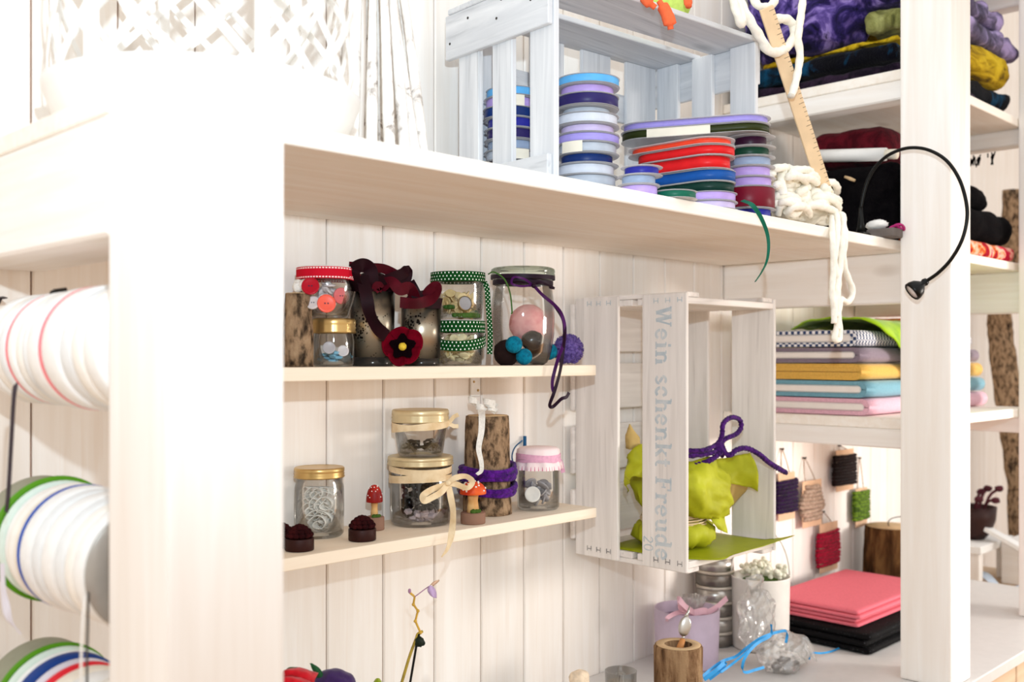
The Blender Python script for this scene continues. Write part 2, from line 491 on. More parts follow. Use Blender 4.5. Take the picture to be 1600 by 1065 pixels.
# ------------------------------------------------------------------ the room
WALL = 1.72
m = MB()
x = (1.204-0.1449*7); k = 0
while x < 9.5:
    w = 0.1449
    m.slab((x+0.0017)*S, (x+w-0.0017)*S, WALL*S, WALL*S+0.014, 0.0, 2.7, bev=0.0018)
    x += w; k += 1
wall = structure(m.build('wall_back', M['plank']))
m = MB(); m.slab((1.204-0.1449*7)*S, 9.5*S, WALL*S+0.006, WALL*S+0.05, 0, 2.7, bev=0)
structure(m.build('trim_1', M['gap']), 'brown backing seen between the white wall boards', 'trim')
m = MB(); m.slab(-3.0, 9.5*S, -3.0, WALL*S+0.05, -0.05, 0, bev=0)
structure(m.build('floor', M['floorm']))

# worktop and the beech cabinet below it
TT = -0.835
m = MB(); m.slab(0.66*S, 3.92*S, 0.985*S, (WALL-0.003)*S, TT*S+CH-0.022, TT*S+CH, bev=0.002)
# the worktop runs round the front post and reaches the front plane
wt = tag(m.build('worktop', M['top']), 'long white laminate worktop under the shelving', 'worktop')
t = thing('base_cabinet', 'beech fronted base cabinet under the white worktop', 'cabinet', V(2.1, 1.35, 0)-Vector((0, 0, CH)))
m = MB(); m.slab(0.68*S, 3.88*S, 1.03*S, (WALL-0.01)*S, 0.08, TT*S+CH-0.0222, bev=0.002); m.build('carcass', M['base'], t)
m = MB(); m.slab(0.70*S, 3.86*S, 1.06*S, 1.6*S, 0.0, 0.081, bev=0); m.build('plinth', M['base'], t)
for i in range(4):
    x0 = 0.69+0.797*i
    m = MB(); m.slab(x0*S, (x0+0.788)*S, 1.008*S, 1.0299*S, 0.10, TT*S+CH-0.026, bev=0.002); d = m.build('door', M['base'], t)
    m = MB(); m.box(((x0+0.39)*S, 1.0*S, 0.72), (0.12, 0.012, 0.012)); m.build('handle', M['steel'], d)

# ------------------------------------------------------------------ timber shelving
SH = [(-0.1935, -0.1655), (0.281, 0.3075), (0.745, 0.773), (1.20, 1.228)]
PX = [(0.4990, 0.6418), (2.581, 2.712), (3.47, 3.601)]
frame = thing('timber_shelving', 'white washed timber shelving of square posts, cross beams and boards on the worktop', 'shelving', V(2.0, 1.3, TT))
def part(nm, mat, *a, **k):
    m = MB(); m.slab(*[v*S for v in a[:4]], a[4]*S+CH, a[5]*S+CH, **k); return m.build(nm, M[mat], frame)
part('post', 'wwZ', PX[0][0], PX[0][1], 1.0, 1.1445, -CH/S+0.0, 0.2805, bev=0.004, seg=2)
part('post', 'wwZ', PX[1][0], PX[1][1], 1.0, 1.131, TT+0.0006, 1.75, bev=0.004, seg=2)
part('post', 'wwZ', PX[2][0], PX[2][1], 1.0, 1.131, TT+0.0006, 1.75, bev=0.004, seg=2)
# cross beams from the posts to the wall
part('cross_beam', 'wwY', 0.4992, 0.640, 1.1447, WALL-0.002, 0.140, 0.2805, bev=0.003)
part('cross_beam', 'wwY', 2.66, 2.73, 1.07, WALL-0.002, 0.146, 0.2805, bev=0.003)
part('cross_beam', 'wwY', 3.53, 3.60, 1.132, WALL-0.002, 0.146, 0.2805, bev=0.003)
for b, tp in (SH[0], SH[2], SH[3]):
    part('cross_beam', 'wwY', 2.66, 2.73, 1.132, WALL-0.002, b-0.0525, b-0.0006, bev=0.003)
    part('cross_beam', 'wwY', 3.50, 3.57, 1.132, WALL-0.002, b-0.0525, b-0.0006, bev=0.003)
# boards
part('shelf_board', 'shelf', 0.4995, 3.60, 1.1455, WALL-0.002, SH[1][0], SH[1][1], bev=0.0015)
for b, tp in (SH[0], SH[2], SH[3]):
    part('shelf_board', 'shelf', 2.66, 3.60, 1.133, WALL-0.002, b, tp, bev=0.0015)
# ------------------------------------------------------------------ two small wall shelves
WS = {1: (-0.0178, -0.0422), 2: (-0.3494, -0.372)}
YF = 1.512
for i, lab in ((1, 'upper narrow pine wall shelf holding jars and silver vases'), (2, 'lower narrow pine wall shelf holding jars, toadstools and a log')):
    a, b = WS[i]
    xr = {1: 1.809, 2: 1.811}[i]
    t = thing('wall_shelf', lab, 'shelf', V(1.3, 1.6, b), group=None)
    m = MB(); m.slab(0.90*S, xr*S, YF*S, (WALL-0.001)*S, b*S+CH, a*S+CH, bev=0.001); m.build('shelf_board', M['pineX'], t)
    for px in (741,):
        p = at(px, 600, Y=WALL)
        m = MB(); m.slab(p.x-0.011, p.x+0.011, (WALL-0.001)*S-0.003, (WALL-0.001)*S, b*S+CH-0.034, b*S+CH)
        m.slab(p.x-0.011, p.x+0.011, (WALL-0.001)*S-0.07, (WALL-0.001)*S, b*S+CH-0.003, b*S+CH); br = m.build('bracket', M['white'], t)
        for dx, dz in ((-0.004, -0.010), (0.005, -0.024)):
            m = MB(); m.lathe([(0, 0), (0.0022, 0.0), (0.0016, 0.0012), (0, 0.0014)], 10, Matrix.Translation((p.x+dx, (WALL-0.001)*S-0.003, b*S+CH+dz)) @ Matrix.Rotation(PI/2, 4, 'X')); m.build('screw', M['gold'], br)
# ------------------------------------------------------------------ materials of the small things
M['bark'] = blotch('birch_bark', [(0.34, (50, 40, 32)), (0.43, (98, 80, 62)), (0.52, (146, 120, 94)), (0.72, (172, 146, 116))], 95, 0.9, 0.3, 0.6, 0, (1, 1, 0.5), 8)
M['bark2'] = blotch('rough_bark', [(0.32, (56, 40, 28)), (0.46, (122, 92, 66)), (0.62, (160, 130, 98))], 38, 0.95, 0.5, 0.7, 0, (1.6, 1.6, 0.35))
M['barkd'] = blotch('dark_bark', [(0.35, (38, 24, 14)), (0.5, (88, 60, 36)), (0.66, (128, 94, 58))], 26, 0.95, 0.5, 0.8, 0, (1.6, 1.6, 0.3))
M['cut'] = plain('cut_wood', (206, 176, 136), 0.8, scale=60, var=0.1)
M['redrib'] = stitched('red_stitched_ribbon', (196, 18, 42), (250, 235, 235))
M['greenrib'] = dotted('green_dotted_ribbon', (12, 70, 26), (240, 245, 235))
M['burg'] = plain('burgundy_ribbon', (84, 4, 24), 0.6, scale=25, var=0.25, spec=0.12)
M['burgd'] = plain('dark_burgundy_ribbon', (34, 3, 14), 0.6, scale=25, var=0.25, spec=0.12)
M['felt'] = plain('burgundy_felt', (112, 4, 26), 0.95, scale=90, var=0.15, bump=0.3, spec=0.05)
M['feltd'] = plain('black_felt', (12, 2, 5), 0.95, scale=90, spec=0.05)
M['yellow'] = plain('yellow_felt', (222, 190, 60), 0.9, scale=200, bump=0.5)
M['coral'] = plain('coral_plastic', (236, 96, 76), 0.35, var=0.02)
M['redp'] = plain('red_plastic', (176, 20, 40), 0.3, var=0.02)
M['pinkp'] = plain('pink_plastic', (226, 104, 110), 0.35, var=0.02)
M['pearl'] = plain('pearl_plastic', (214, 206, 206), 0.3, var=0.04)
M['greyp'] = plain('grey_plastic', (168, 166, 170), 0.25, var=0.05)
M['aqua'] = plain('aqua_glass', (128, 186, 212), 0.3, var=0.05)
M['navyp'] = plain('navy_plastic', (44, 56, 82), 0.3)
M['straw'] = plain('straw_buttons', (232, 206, 150), 0.5, scale=60, var=0.1)
M['cream'] = plain('cream_buttons', (240, 224, 178), 0.45, var=0.05)
M['leafg'] = plain('green_plastic', (66, 110, 40), 0.5, var=0.15)
M['purp'] = plain('purple_ribbon', (74, 16, 92), 0.5, scale=30, var=0.2)
M['purpd'] = plain('dark_purple_ribbon', (34, 8, 34), 0.5, scale=30, var=0.2)
M['pom'] = blotch('purple_pompom', [(0.35, (72, 52, 120)), (0.6, (128, 106, 180))], 160, 0.95, 0.2, 0.8)
M['teal'] = plain('teal_felt', (0, 128, 158), 0.9, scale=150, bump=0.5, c2=(0, 90, 120))
M['pinkball'] = plain('pink_yarn', (238, 178, 174), 0.9, scale=60, bump=0.4, c2=(226, 150, 150))
M['pebble'] = plain('black_pebble', (52, 46, 45), 0.25, scale=14, var=0.2, spec=0.5)
M['choc'] = plain('chocolate_felt', (40, 22, 20), 0.9, scale=60, bump=0.4)
M['lace'] = plain('white_lace', (240, 238, 232), 0.85, scale=300, bump=0.6, var=0.08)
M['redcap'] = plain('toadstool_red', (204, 44, 28), 0.45, scale=30, c2=(226, 96, 40))
M['redcap2'] = plain('toadstool_dark_red', (188, 40, 26), 0.45, scale=30, c2=(130, 20, 18))
M['stem'] = plain('toadstool_stem', (226, 190, 130), 0.5, scale=40, c2=(200, 150, 90))
M['brownb'] = plain('brown_base', (142, 108, 90), 0.7, var=0.05)
M['moss'] = plain('green_moss', (70, 100, 36), 0.95, scale=200, bump=0.8)
M['maroon'] = plain('dark_brown_felt', (58, 16, 18), 0.95, scale=60, spec=0.08, c2=(28, 6, 8))
M['cup'] = plain('brown_cup', (48, 16, 12), 0.5, var=0.05)
M['raffia'] = plain('satin_cream_ribbon', (230, 210, 174), 0.4, scale=50, c2=(212, 186, 144))
M['wool'] = blotch('purple_wool', [(0.35, (44, 14, 78)), (0.62, (92, 30, 140))], 90, 0.98, 0.5, 0.8)
M['pinkcloth'] = dotted('pink_dotted_cloth', (246, 228, 230), (200, 90, 130), 0.006, 5.0, 0.14)
M['pinkrib'] = plain('pink_stitched_band', (232, 176, 204), 0.6, var=0.08, scale=200)
M['mercury'] = None
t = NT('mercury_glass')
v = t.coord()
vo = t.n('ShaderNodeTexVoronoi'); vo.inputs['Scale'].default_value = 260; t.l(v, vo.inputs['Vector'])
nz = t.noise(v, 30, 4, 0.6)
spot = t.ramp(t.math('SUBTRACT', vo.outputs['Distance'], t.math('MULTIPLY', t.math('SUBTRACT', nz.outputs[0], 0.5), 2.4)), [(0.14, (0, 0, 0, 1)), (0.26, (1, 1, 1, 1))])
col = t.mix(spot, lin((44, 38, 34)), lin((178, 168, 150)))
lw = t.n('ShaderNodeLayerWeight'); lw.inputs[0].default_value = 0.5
col = t.mix(t.ramp(lw.outputs['Facing'], [(0.08, (0, 0, 0, 1)), (0.55, (1, 1, 1, 1))]), col, lin((26, 21, 18)))  # dark rims painted by view angle, standing in for reflected dark surroundings
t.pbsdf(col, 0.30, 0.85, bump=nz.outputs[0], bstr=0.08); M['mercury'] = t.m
M['smoke'] = plain('smoky_glass_base', (60, 56, 52), 0.15, 0.3)

def ring_prof(r, z0, z1, t=0.002):
    return [(r-t, z0), (r, z0), (r, z1), (r-t, z1), (r-t, z0)]
def shell(prof, t):
    """closed glass wall: outer outline down one side, inner outline back up"""
    inner = [(max(r-t, 0), z) for r, z in prof]
    b = prof[0]
    return [(0, b[1])]+prof+inner[::-1][:-1]+[(max(b[0]-t, 0), b[1]+t*1.5), (0, b[1]+t*1.5)]
def button(mb, c, nrm, r, th=0.0028, holes=True):
    q = Vector(nrm).to_track_quat('Z', 'Y').to_matrix().to_4x4(); q.translation = Vector(c)
    mb.lathe([(0, -th/2), (r*0.9, -th/2), (r, -th*0.2), (r, th*0.35), (r*0.92, th/2), (r*0.72, th*0.32), (0, th*0.25)], 20, q)
def on(px, Y, h):
    p = at(px, 600, Y=Y); p.z = h*S+CH; return p
H1, H2 = WS[1][0]+0.0006, WS[2][0]+0.0006
def holes(o, c, nrm, r, th):
    nrm = Vector(nrm).normalized(); a = nrm.cross(Vector((0, 0, 1))).normalized()
    m = MB()
    for k in (-1, 1):
        q = nrm.to_track_quat('Z', 'Y').to_matrix().to_4x4(); q.translation = Vector(c)+a*k*r*0.16+nrm*(th*0.36)
        m.lathe([(0, -0.0003), (r*0.08, -0.0003), (r*0.08, 0.0002), (0, 0.0002)], 10, q)
    m.build('thread_hole', M['navyp'], o)
def pile(mb, c, R, h, n, fn, seed=1):
    rnd = random.Random(seed)
    for i in range(n):
        a = rnd.uniform(0, 2*PI); q = R*math.sqrt(rnd.random())
        fn(mb, Vector((c.x+q*math.cos(a), c.y+q*math.sin(a), c.z+rnd.uniform(0, h))), rnd)

def facing(P, tw=0.35, ph=0.0):
    fw = Vector((SC, SS, 0)); out = []
    for i in range(len(P)):
        a, b = P[max(i-1, 0)], P[min(i+1, len(P)-1)]
        t_ = (b-a).normalized() if (b-a).length > 1e-9 else Vector((0, 0, 1))
        q = t_.cross(fw)
        q = q.normalized() if q.length > 1e-4 else Vector((0, 0, 1))
        if out and q.dot(out[-1]) < 0: q = -q
        out.append((q+fw*tw*math.sin(ph+i*0.22)).normalized())
    return out
# ================= upper wall shelf =================
# half log at the left end
p = on(466, 1.60, H1); r = sz(p, 22)
t = thing('birch_log', 'birch log standing at the left end of the upper wall shelf behind the post', 'log', p)
hh = 0.1345*S
m = MB(); m.lathe([(0, 0), (r*1.06, 0), (r*1.10, 0.2*hh), (r*1.08, 0.45*hh), (r*0.98, 0.7*hh), (r*0.92, hh), (0, hh)], 40, None, lambda a, z: 0.05*noise.noise(Vector((math.cos(a)*2, math.sin(a)*2, z*40)))+(0.12*math.exp(-((a-0.2)**2)/0.1-((z-0.5*hh)**2)/0.0004)))
m.build('bark', M['bark'], t, local=True)
m = MB(); m.lathe([(0, hh+0.0002), (r*0.90, hh+0.0002), (r*0.88, hh+0.001), (0, hh+0.001)], 32); m.build('cut_face', M['cut'], t, local=True)
m = MB()
for k in range(7):
    m.ball((random.uniform(-.5, .5)*r, random.uniform(-.5, .5)*r, hh+0.007+random.random()*0.006), 0.0065, 2, 0.2, 3, k)
tag(m.build('lace_trim', M['lace'], None), 'bunch of white lace on top of the leftmost log', 'lace')
bpy.context.view_layer.update()
lt = bpy.data.objects['lace_trim']; lt.location = Vector((p.x+0.004, p.y, p.z+hh+0.0012))

def lid(t, r, z0, z1, mat, ribs=True, name='lid'):
    m = MB()
    k = (z1-z0)
    w = (lambda a, z: 0.006*math.copysign(1, math.sin(a*45)) if ribs and z < z0+0.7*k else 0)
    m.lathe([(r*0.93, z0+0.0005), (r*1.0, z0), (r*1.03, z0+0.12*k), (r*0.985, z0+0.25*k), (r*1.02, z0+0.38*k), (r*0.985, z0+0.5*k), (r*1.01, z0+0.62*k), (r*1.01, z0+0.9*k), (r*0.97, z1), (r*0.86, z1-0.0007), (0, z1-0.0007)], 90, None, w)
    return m.build(name, mat, t, local=True)

# lower jar: aqua shards, gold screw lid
YJ = 1.605
p = on(521, YJ, H1); rr = sz(p, 33)
zt = sz(p, 571-497); zl0 = sz(p, 571-520)
t = thing('storage_jar', 'small jar with gold screw lid and pale blue shards, under the red ribbon jar', 'jar', p)
m = MB(); m.lathe(shell([(rr*0.86, 0), (rr*0.95, 0.003), (rr*0.99, zl0*0.75), (rr*0.93, zl0), (rr*0.93, zt-0.002)], 0.0022), 40); m.build('glass_body', M['jar'], t, local=True)
lid(t, rr*1.04, zl0, zt, M['gold'])
m = MB()
rnd = random.Random(3)
for i in range(34):
    a = rnd.uniform(0, 2*PI); q = rr*0.72*math.sqrt(rnd.random())
    m.box((p.x+q*math.cos(a), p.y+q*math.sin(a), p.z+0.007+rnd.random()*0.012), (0.010, 0.007, 0.004), Matrix.Rotation(rnd.uniform(0, 3), 3, 'Z') @ Matrix.Rotation(rnd.uniform(-.8, .8), 3, 'X'), 0.001)
tag(m.build('glass_shard', M['aqua']), 'pale blue glass shards in the small gold lidded jar', 'shards', kind='stuff')
for px, py, cr, mt, lb in ((514, 543, 10, 'greyp', 'grey round button in the gold lidded jar, left of two'), (536, 548, 9, 'pearl', 'pearly button leaning on the glass of the gold lidded jar')):
    c = at(px, py, Y=YJ-0.033); m = MB(); button(m, c, (-0.5, -0.8, 0.25), sz(c, cr)); tag(m.build('button', M[mt]), lb, 'button')

# upper jar: red ribbon, coral buttons
p2 = p+Vector((0, 0, zt)); p2 = Vector((p2.x-sz(p, 12), p2.y, p2.z+0.0004))
r2 = sz(p, 46); z1 = sz(p, 497-441); z2 = sz(p, 497-419)
t = thing('storage_jar', 'jar with red stitched ribbon round its lid, full of coral and red buttons', 'jar', p2)
m = MB(); m.lathe(shell([(r2*0.68, 0), (r2*0.74, 0.004), (r2*0.93, z1*0.62), (r2*0.98, z1*0.9), (r2*0.96, z1), (r2*0.96, z2-0.004)], 0.0022), 40); m.build('glass_body', M['jar'], t, local=True)
m = MB(); m.lathe([(0, z2-0.003), (r2*0.99, z2-0.003), (r2*1.0, z2), (r2*0.9, z2+0.001), (0, z2+0.001)], 40); m.build('lid', M['white'], t, local=True)
m = MB(); zr = (z1+z2)/2+0.001; wr = sz(p, 18)
pts = [Vector((r2*1.015*math.cos(a), r2*1.015*math.sin(a), zr-0.004*max(0, math.cos(a-PI*1.85))**4)) for a in [2*PI*i/48 for i in range(49)]]
m.strip(pts, wr, Vector((0, 0, 1)), 0.0008)
b = Vector((r2*1.0*math.cos(5.6), r2*1.0*math.sin(5.6), zr))
m.strip(catmull([Vector((r2*1.03*math.cos(a), r2*1.03*math.sin(a), zr-0.0)) for a in (4.9, 5.2, 5.5)]+[Vector((r2*1.12*math.cos(5.75), r2*1.12*math.sin(5.75), zr-0.010)), Vector((r2*1.18*math.cos(5.9), r2*1.18*math.sin(5.9), zr-0.022))], 6), wr*0.85, Vector((0, 0, 1)), 0.0008)
m.build('ribbon', M['redrib'], t, local=True)
YB = YJ-0.044
for px, py, cr, mt, nr, lb in ((510, 474, 14.5, 'coral', (-.45, -.88, .15), 'large coral button lying against the glass in the red ribbon jar'),
        (485, 447, 14, 'redp', (-.6, -.75, .3), 'dark red button high in the red ribbon jar at left'),
        (533, 462, 13, 'pinkp', (-.2, -.97, 0), 'pink button standing on edge in the red ribbon jar at right'),
        (489, 473, 11, 'pearl', (-.7, -.6, .4), 'greyish white button left of the coral one in its jar')):
    c = at(px, py, Y=YB+(0.012 if mt != 'coral' else -0.006)); m = MB(); button(m, c, nr, sz(c, cr), 0.004); o_ = tag(m.build('button', M[mt]), lb, 'button'); holes(o_, c, nr, sz(c, cr), 0.004)
m = MB(); pile(m, p2+Vector((0, 0, 0.010)), r2*0.36, z1*0.72, 30, lambda mb, c, rd: button(mb, c, (rd.uniform(-1, 1), rd.uniform(-1, 1), rd.uniform(-1, 1)), rd.uniform(0.005, 0.009)), 5)
tag(m.build('button_mix', M['pearl']), 'heap of mixed pale buttons filling the red ribbon jar', 'buttons', kind='stuff')

# two mercury glass vases
def vase(px, w0, w1, ytop, ybot, Y, lb):
    p = on(px, Y, H1); rb, rt = sz(p, w0/2), sz(p, w1/2); h = sz(p, ybot-ytop)
    t = thing('votive_vase', lb, 'vase', p)
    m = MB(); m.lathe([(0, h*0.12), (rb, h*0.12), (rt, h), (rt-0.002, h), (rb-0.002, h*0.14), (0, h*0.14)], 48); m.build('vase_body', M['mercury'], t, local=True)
    m = MB(); m.lathe([(0, 0), (rb*0.97, 0), (rb*0.99, 0.002), (rb, h*0.1195), (0, h*0.1195)], 48); m.build('vase_base', M['smoke'], t, local=True)
    return p, rt, h
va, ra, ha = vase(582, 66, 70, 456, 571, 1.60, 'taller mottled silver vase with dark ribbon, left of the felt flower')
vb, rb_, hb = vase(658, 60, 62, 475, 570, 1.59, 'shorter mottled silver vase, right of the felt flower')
# burgundy ribbon spilling over both vases
def rib(name, pts, w, mat, lab, cat='ribbon', Y=None, side=None, grp=None, th=0.0007, n=8, up=None):
    P = []
    for q in pts:
        P.append(at(q[0], q[1], Y=q[2] if len(q) > 2 else Y))
    P = catmull(P, n)
    m = MB(); m.strip(P, w, side if side is not None else Vector((0.3, 0.9, 0.1)), th)
    return tag(m.build(name, mat), lab, cat, grp)
RW = 0.016
bow = thing('ribbon_bow', 'burgundy satin ribbon bow draped over the two silver vases', 'ribbon', va+Vector((0, 0, ha+0.0005)))
def bowpart(nm, pts, w, mat, side):
    P = catmull([at(*q[:2], Y=q[2]) for q in pts], 8); m = MB(); m.strip(P, w, facing(P, 0.55, pts[0][0]), 0.0008); m.build(nm, mat, bow)
up = Vector((0, 0.2, 1))
bowpart('loop', [(560, 455, 1.56), (553, 425, 1.545), (566, 414, 1.55), (578, 420, 1.55), (580, 440, 1.55), (566, 455, 1.545)], 0.018, M['burgd'], Vector((1, .2, .15)))
bowpart('tail', [(566, 430, 1.55), (572, 460, 1.535), (578, 490, 1.53), (590, 512, 1.53), (604, 525, 1.535)], 0.017, M['burgd'], Vector((1, 0, .3)))
bowpart('tail', [(545, 416, 1.60), (575, 418, 1.58), (600, 420, 1.575), (622, 432, 1.575), (606, 428, 1.58)], 0.014, M['burg'], up)
bowpart('loop', [(585, 440, 1.56), (606, 436, 1.55), (628, 428, 1.55), (636, 423, 1.555), (632, 440, 1.56), (612, 448, 1.565), (590, 450, 1.58)], 0.015, M['burgd'], up)
bowpart('loop', [(590, 452, 1.57), (610, 440, 1.54), (625, 452, 1.53), (640, 450, 1.54), (648, 470, 1.56), (630, 474, 1.57)], 0.016, M['burg'], Vector((.4, .3, 1)))
bowpart('tail', [(640, 440, 1.56), (652, 462, 1.55), (665, 472, 1.545), (690, 474, 1.55)], 0.015, M['burgd'], Vector((.4, 0, 1)))
bowpart('tail', [(625, 472, 1.54), (650, 474, 1.53), (672, 468, 1.535), (682, 455, 1.54), (680, 447, 1.55), (668, 458, 1.55), (676, 474, 1.55)], 0.015, M['burg'], Vector((.3, 0, 1)))
bowpart('tail', [(588, 455, 1.545), (590, 447, 1.54), (595, 452, 1.54)], 0.014, M['burg'], Vector((1, 0, .3)))
# stuffing of ribbon in the vase mouths
m = MB(); m.ball(va+Vector((0, 0, ha+0.011)), (ra*0.72, ra*0.72, 0.018), 3, 0.3, 3, 2); m.ball(vb+Vector((0, 0, hb+0.008)), (rb_*0.72, rb_*0.7, 0.012), 3, 0.3, 3, 5)
m.build('knot', M['burgd'], bow)

# felt flower brooch leaning on the shelf edge
c = at(629, 543, Y=1.527)
t = thing('felt_flower', 'burgundy felt flower with black heart and yellow centre, leaning on the short silver vase', 'flower', Vector((c.x, c.y, H1*S+CH)))
nrm = Vector((-0.62, -0.76, 0.18)).normalized(); ux = nrm.cross(Vector((0, 0, 1))).normalized()*-1; uy = ux.cross(nrm)*-1
if uy.z < 0: uy = -uy
R0 = sz(c, 33)
for k in range(5):
    a0 = PI/2+2*PI*k/5+0.2
    g = []
    for i in range(6):
        q = i/5*(0.98 if k not in (2, 3) else 0.9); row = []
        for j in range(7):
            a = a0+(j-3)/3*(0.72)
            w = 1-0.10*abs((j-3)/3)**2+0.03*math.sin(3*a)
            rad = R0*q*w
            lift = 0.012*q*q+0.004*math.sin(a*5+k)*q+0.0012*k
            row.append(c+ux*math.cos(a)*rad+uy*math.sin(a)*rad+nrm*(lift-0.006))
        g.append(row)
    m = MB(); m.sheet(g, 3, 2, 0.0016, 0.0012, 60, k); m.build('petal', M['felt'], t)
m = MB(); q = nrm.to_track_quat('Z', 'Y').to_matrix().to_4x4(); q.translation = c+nrm*0.0025
m.lathe([(0, 0.002), (R0*0.25, 0.002), (R0*0.52, 0.0065), (R0*0.55, 0.006), (R0*0.3, -0.001), (0, -0.001)], 26, q, lambda a, z: 0.2*math.sin(a*5)); m.build('heart', M['feltd'], t)
m = MB(); m.ball(c+nrm*0.008, R0*0.19, 3, 0.1, 6); m.build('centre', M['yellow'], t)

# two jars with green dotted ribbon
p = on(717, 1.612, H1); r = sz(p, 40)
zA, zB = sz(p, 570-520), sz(p, 570-500)
def dotjar(p, r, zb, zt, lab):
    t = thing('storage_jar', lab, 'jar', p)
    m = MB(); m.lathe(shell([(r*0.84, 0), (r*0.9, 0.003), (r*0.95, zb*0.5), (r*0.97, zb*0.9), (r*0.97, zt-0.003)], 0.0022), 40); m.build('glass_body', M['jar'], t, local=True)
    m = MB(); m.lathe([(0, zt-0.004), (r*0.99, zt-0.004), (r*1.0, zt-0.001), (r*0.95, zt), (0, zt)], 40); m.build('lid', M['white'], t, local=True)
    m = MB(); pts = [Vector((r*1.02*math.cos(a), r*1.02*math.sin(a), (zb+zt)/2)) for a in [2*PI*i/48 for i in range(49)]]
    m.strip(pts, (zt-zb)*0.9, Vector((0, 0, 1)), 0.0007); m.build('ribbon', M['greenrib'], t, local=True)
    return t
tl = dotjar(p, r, zA, zB, 'lower green dotted ribbon jar, full of cream buttons')
# the loose second turn and the hanging tail
m = MB()
a0 = 3.6
pts = [Vector((r*1.04*math.cos(a), r*1.04*math.sin(a), zA-0.006-0.011*(math.cos((a-3.9)*0.9)+0.2))) for a in [3.2+i*0.12 for i in range(22)]]
m.strip(pts, (zB-zA)*0.8, Vector((0, 0, 1)), 0.0007)
m.build('ribbon', M['greenrib'], tl, local=True)
pu = Vector((p.x-sz(p, 2), p.y, p.z+zB+0.0006)); zC, zD = sz(p, 501-441), sz(p, 501-429)
tu = dotjar(pu, r*1.04, zC*0.96, zD+0.002, 'upper green dotted ribbon jar, with gold and green buttons')
m = MB(); m.strip(catmull([at(x, y, Y=Y) for x, y, Y in ((757, 440, 1.575), (761, 452, 1.57), (763, 480, 1.57), (766, 520, 1.57), (765, 553, 1.57))], 8), sz(p, 8.5), Vector((1, -.6, 0)), 0.0007)
m.build('ribbon_tail', M['greenrib'], tu)
m = MB(); pile(m, p+Vector((0, 0, 0.008)), r*0.66, zA*0.72, 70, lambda mb, c, rd: button(mb, c, (rd.uniform(-1, 1), rd.uniform(-1, 1), rd.uniform(-.6, 1)), rd.uniform(0.005, 0.0085), 0.002), 8)
tag(m.build('button_mix', M['cream']), 'cream buttons filling the lower green dotted ribbon jar', 'buttons', kind='stuff')
m = MB(); pile(m, pu+Vector((0, 0, 0.008)), r*0.66, zC*0.55, 55, lambda mb, c, rd: button(mb, c, (rd.uniform(-1, 1), rd.uniform(-1, 1), rd.uniform(-.6, 1)), rd.uniform(0.005, 0.0085), 0.002), 9)
tag(m.build('button_mix', M['straw']), 'gold and straw coloured buttons in the upper green dotted ribbon jar', 'buttons', kind='stuff')
m = MB()
for k in range(9):
    a = 3.4+k*0.22; m.soft(pu+Vector((r*0.78*math.cos(a), r*0.78*math.sin(a), 0.006+(0.012 if k < 2 else 0))), (0.012, 0.010, 0.007), 0.003, 3, 0.001, 60, k)
tag(m.build('green_button_mix', M['leafg']), 'green buttons at the bottom of the upper dotted ribbon jar', 'buttons', kind='stuff')
c = at(726, 474, Y=1.612-0.040*1.0); m = MB(); button(m, c, (-.3, -.95, .1), sz(c, 11), 0.004)
bt = tag(m.build('button', M['greyp']), 'grey round button with a gold rim behind the glass of the upper dotted jar', 'button')
m = MB(); q = Vector((-.3, -.95, .1)).to_track_quat('Z', 'Y').to_matrix().to_4x4(); q.translation = c
m.lathe([(sz(c, 10.5), -.002), (sz(c, 12), -.001), (sz(c, 12), .002), (sz(c, 10.5), .0028)], 24, q); m.build('rim', M['gold'], bt)

# big preserving jar
p = on(817, 1.605, H1); r = sz(p, 50.5); H = sz(p, 571-420)
t = thing('preserving_jar', 'large tulip shaped preserving jar with green glass lid and purple ribbon', 'jar', p)
pr = [(0.64, 0), (0.76, 0.02), (0.90, 0.14), (0.985, 0.33), (1.0, 0.48), (0.975, 0.64), (0.92, 0.77), (0.885, 0.83), (0.90, 0.865), (0.95, 0.885), (0.95, 0.905)]
m = MB(); m.lathe(shell([(a*r*0.80 if b < .02 else a*r*(0.99), b*H) for a, b in pr], 0.003), 56); m.build('glass_body', M['jar'], t, local=True)
m = MB(); m.lathe([(0, .908*H), (0.93*r, .908*H), (0.99*r, .915*H), (1.0*r, .93*H), (0.97*r, .94*H), (1.0*r, .955*H), (0.98*r, .985*H), (0.9*r, 1.0*H), (0.82*r, .985*H), (0, .98*H)], 56); m.build('lid', M['lidglass'], t, local=True)
m = MB()
for zz, rr_ in ((0.90, 0.99), (0.845, 0.93)):
    pts = [Vector((r*rr_*math.cos(a), r*rr_*math.sin(a), zz*H+0.001*math.sin(a))) for a in [2*PI*i/44 for i in range(45)]]
    m.strip(pts, 0.0065, Vector((0, 0, 1)), 0.0008)
m.build('ribbon', M['purpd'], t, local=True)
def jr(nm, pts, w, mat, side):
    P = catmull([at(a, b, Y=y) for a, b, y in pts], 8); m = MB(); m.strip(P, w, facing(P, 0.7, 0.6), 0.0007); return m.build(nm, mat, t)
jr('ribbon_loop', [(834, 447, 1.525), (820, 436, 1.515), (803, 433, 1.515), (800, 443, 1.52), (815, 447, 1.52), (832, 445, 1.522)], 0.0032, M['purp'], Vector((0, -1, .5)))
jr('ribbon_loop', [(834, 446, 1.525), (843, 441, 1.515), (854, 444, 1.51), (866, 450, 1.515), (858, 449, 1.52)], 0.0032, M['purpd'], Vector((0, -1, .5)))
jr('ribbon_tail', [(834, 446, 1.522), (848, 461, 1.50), (866, 476, 1.50), (877, 490, 1.50), (883, 512, 1.495), (881, 536, 1.492), (872, 560, 1.492), (864, 590, 1.495), (863, 604, 1.492), (866, 614, 1.49)], 0.0052, M['purp'], Vector((1, -.5, .2)))
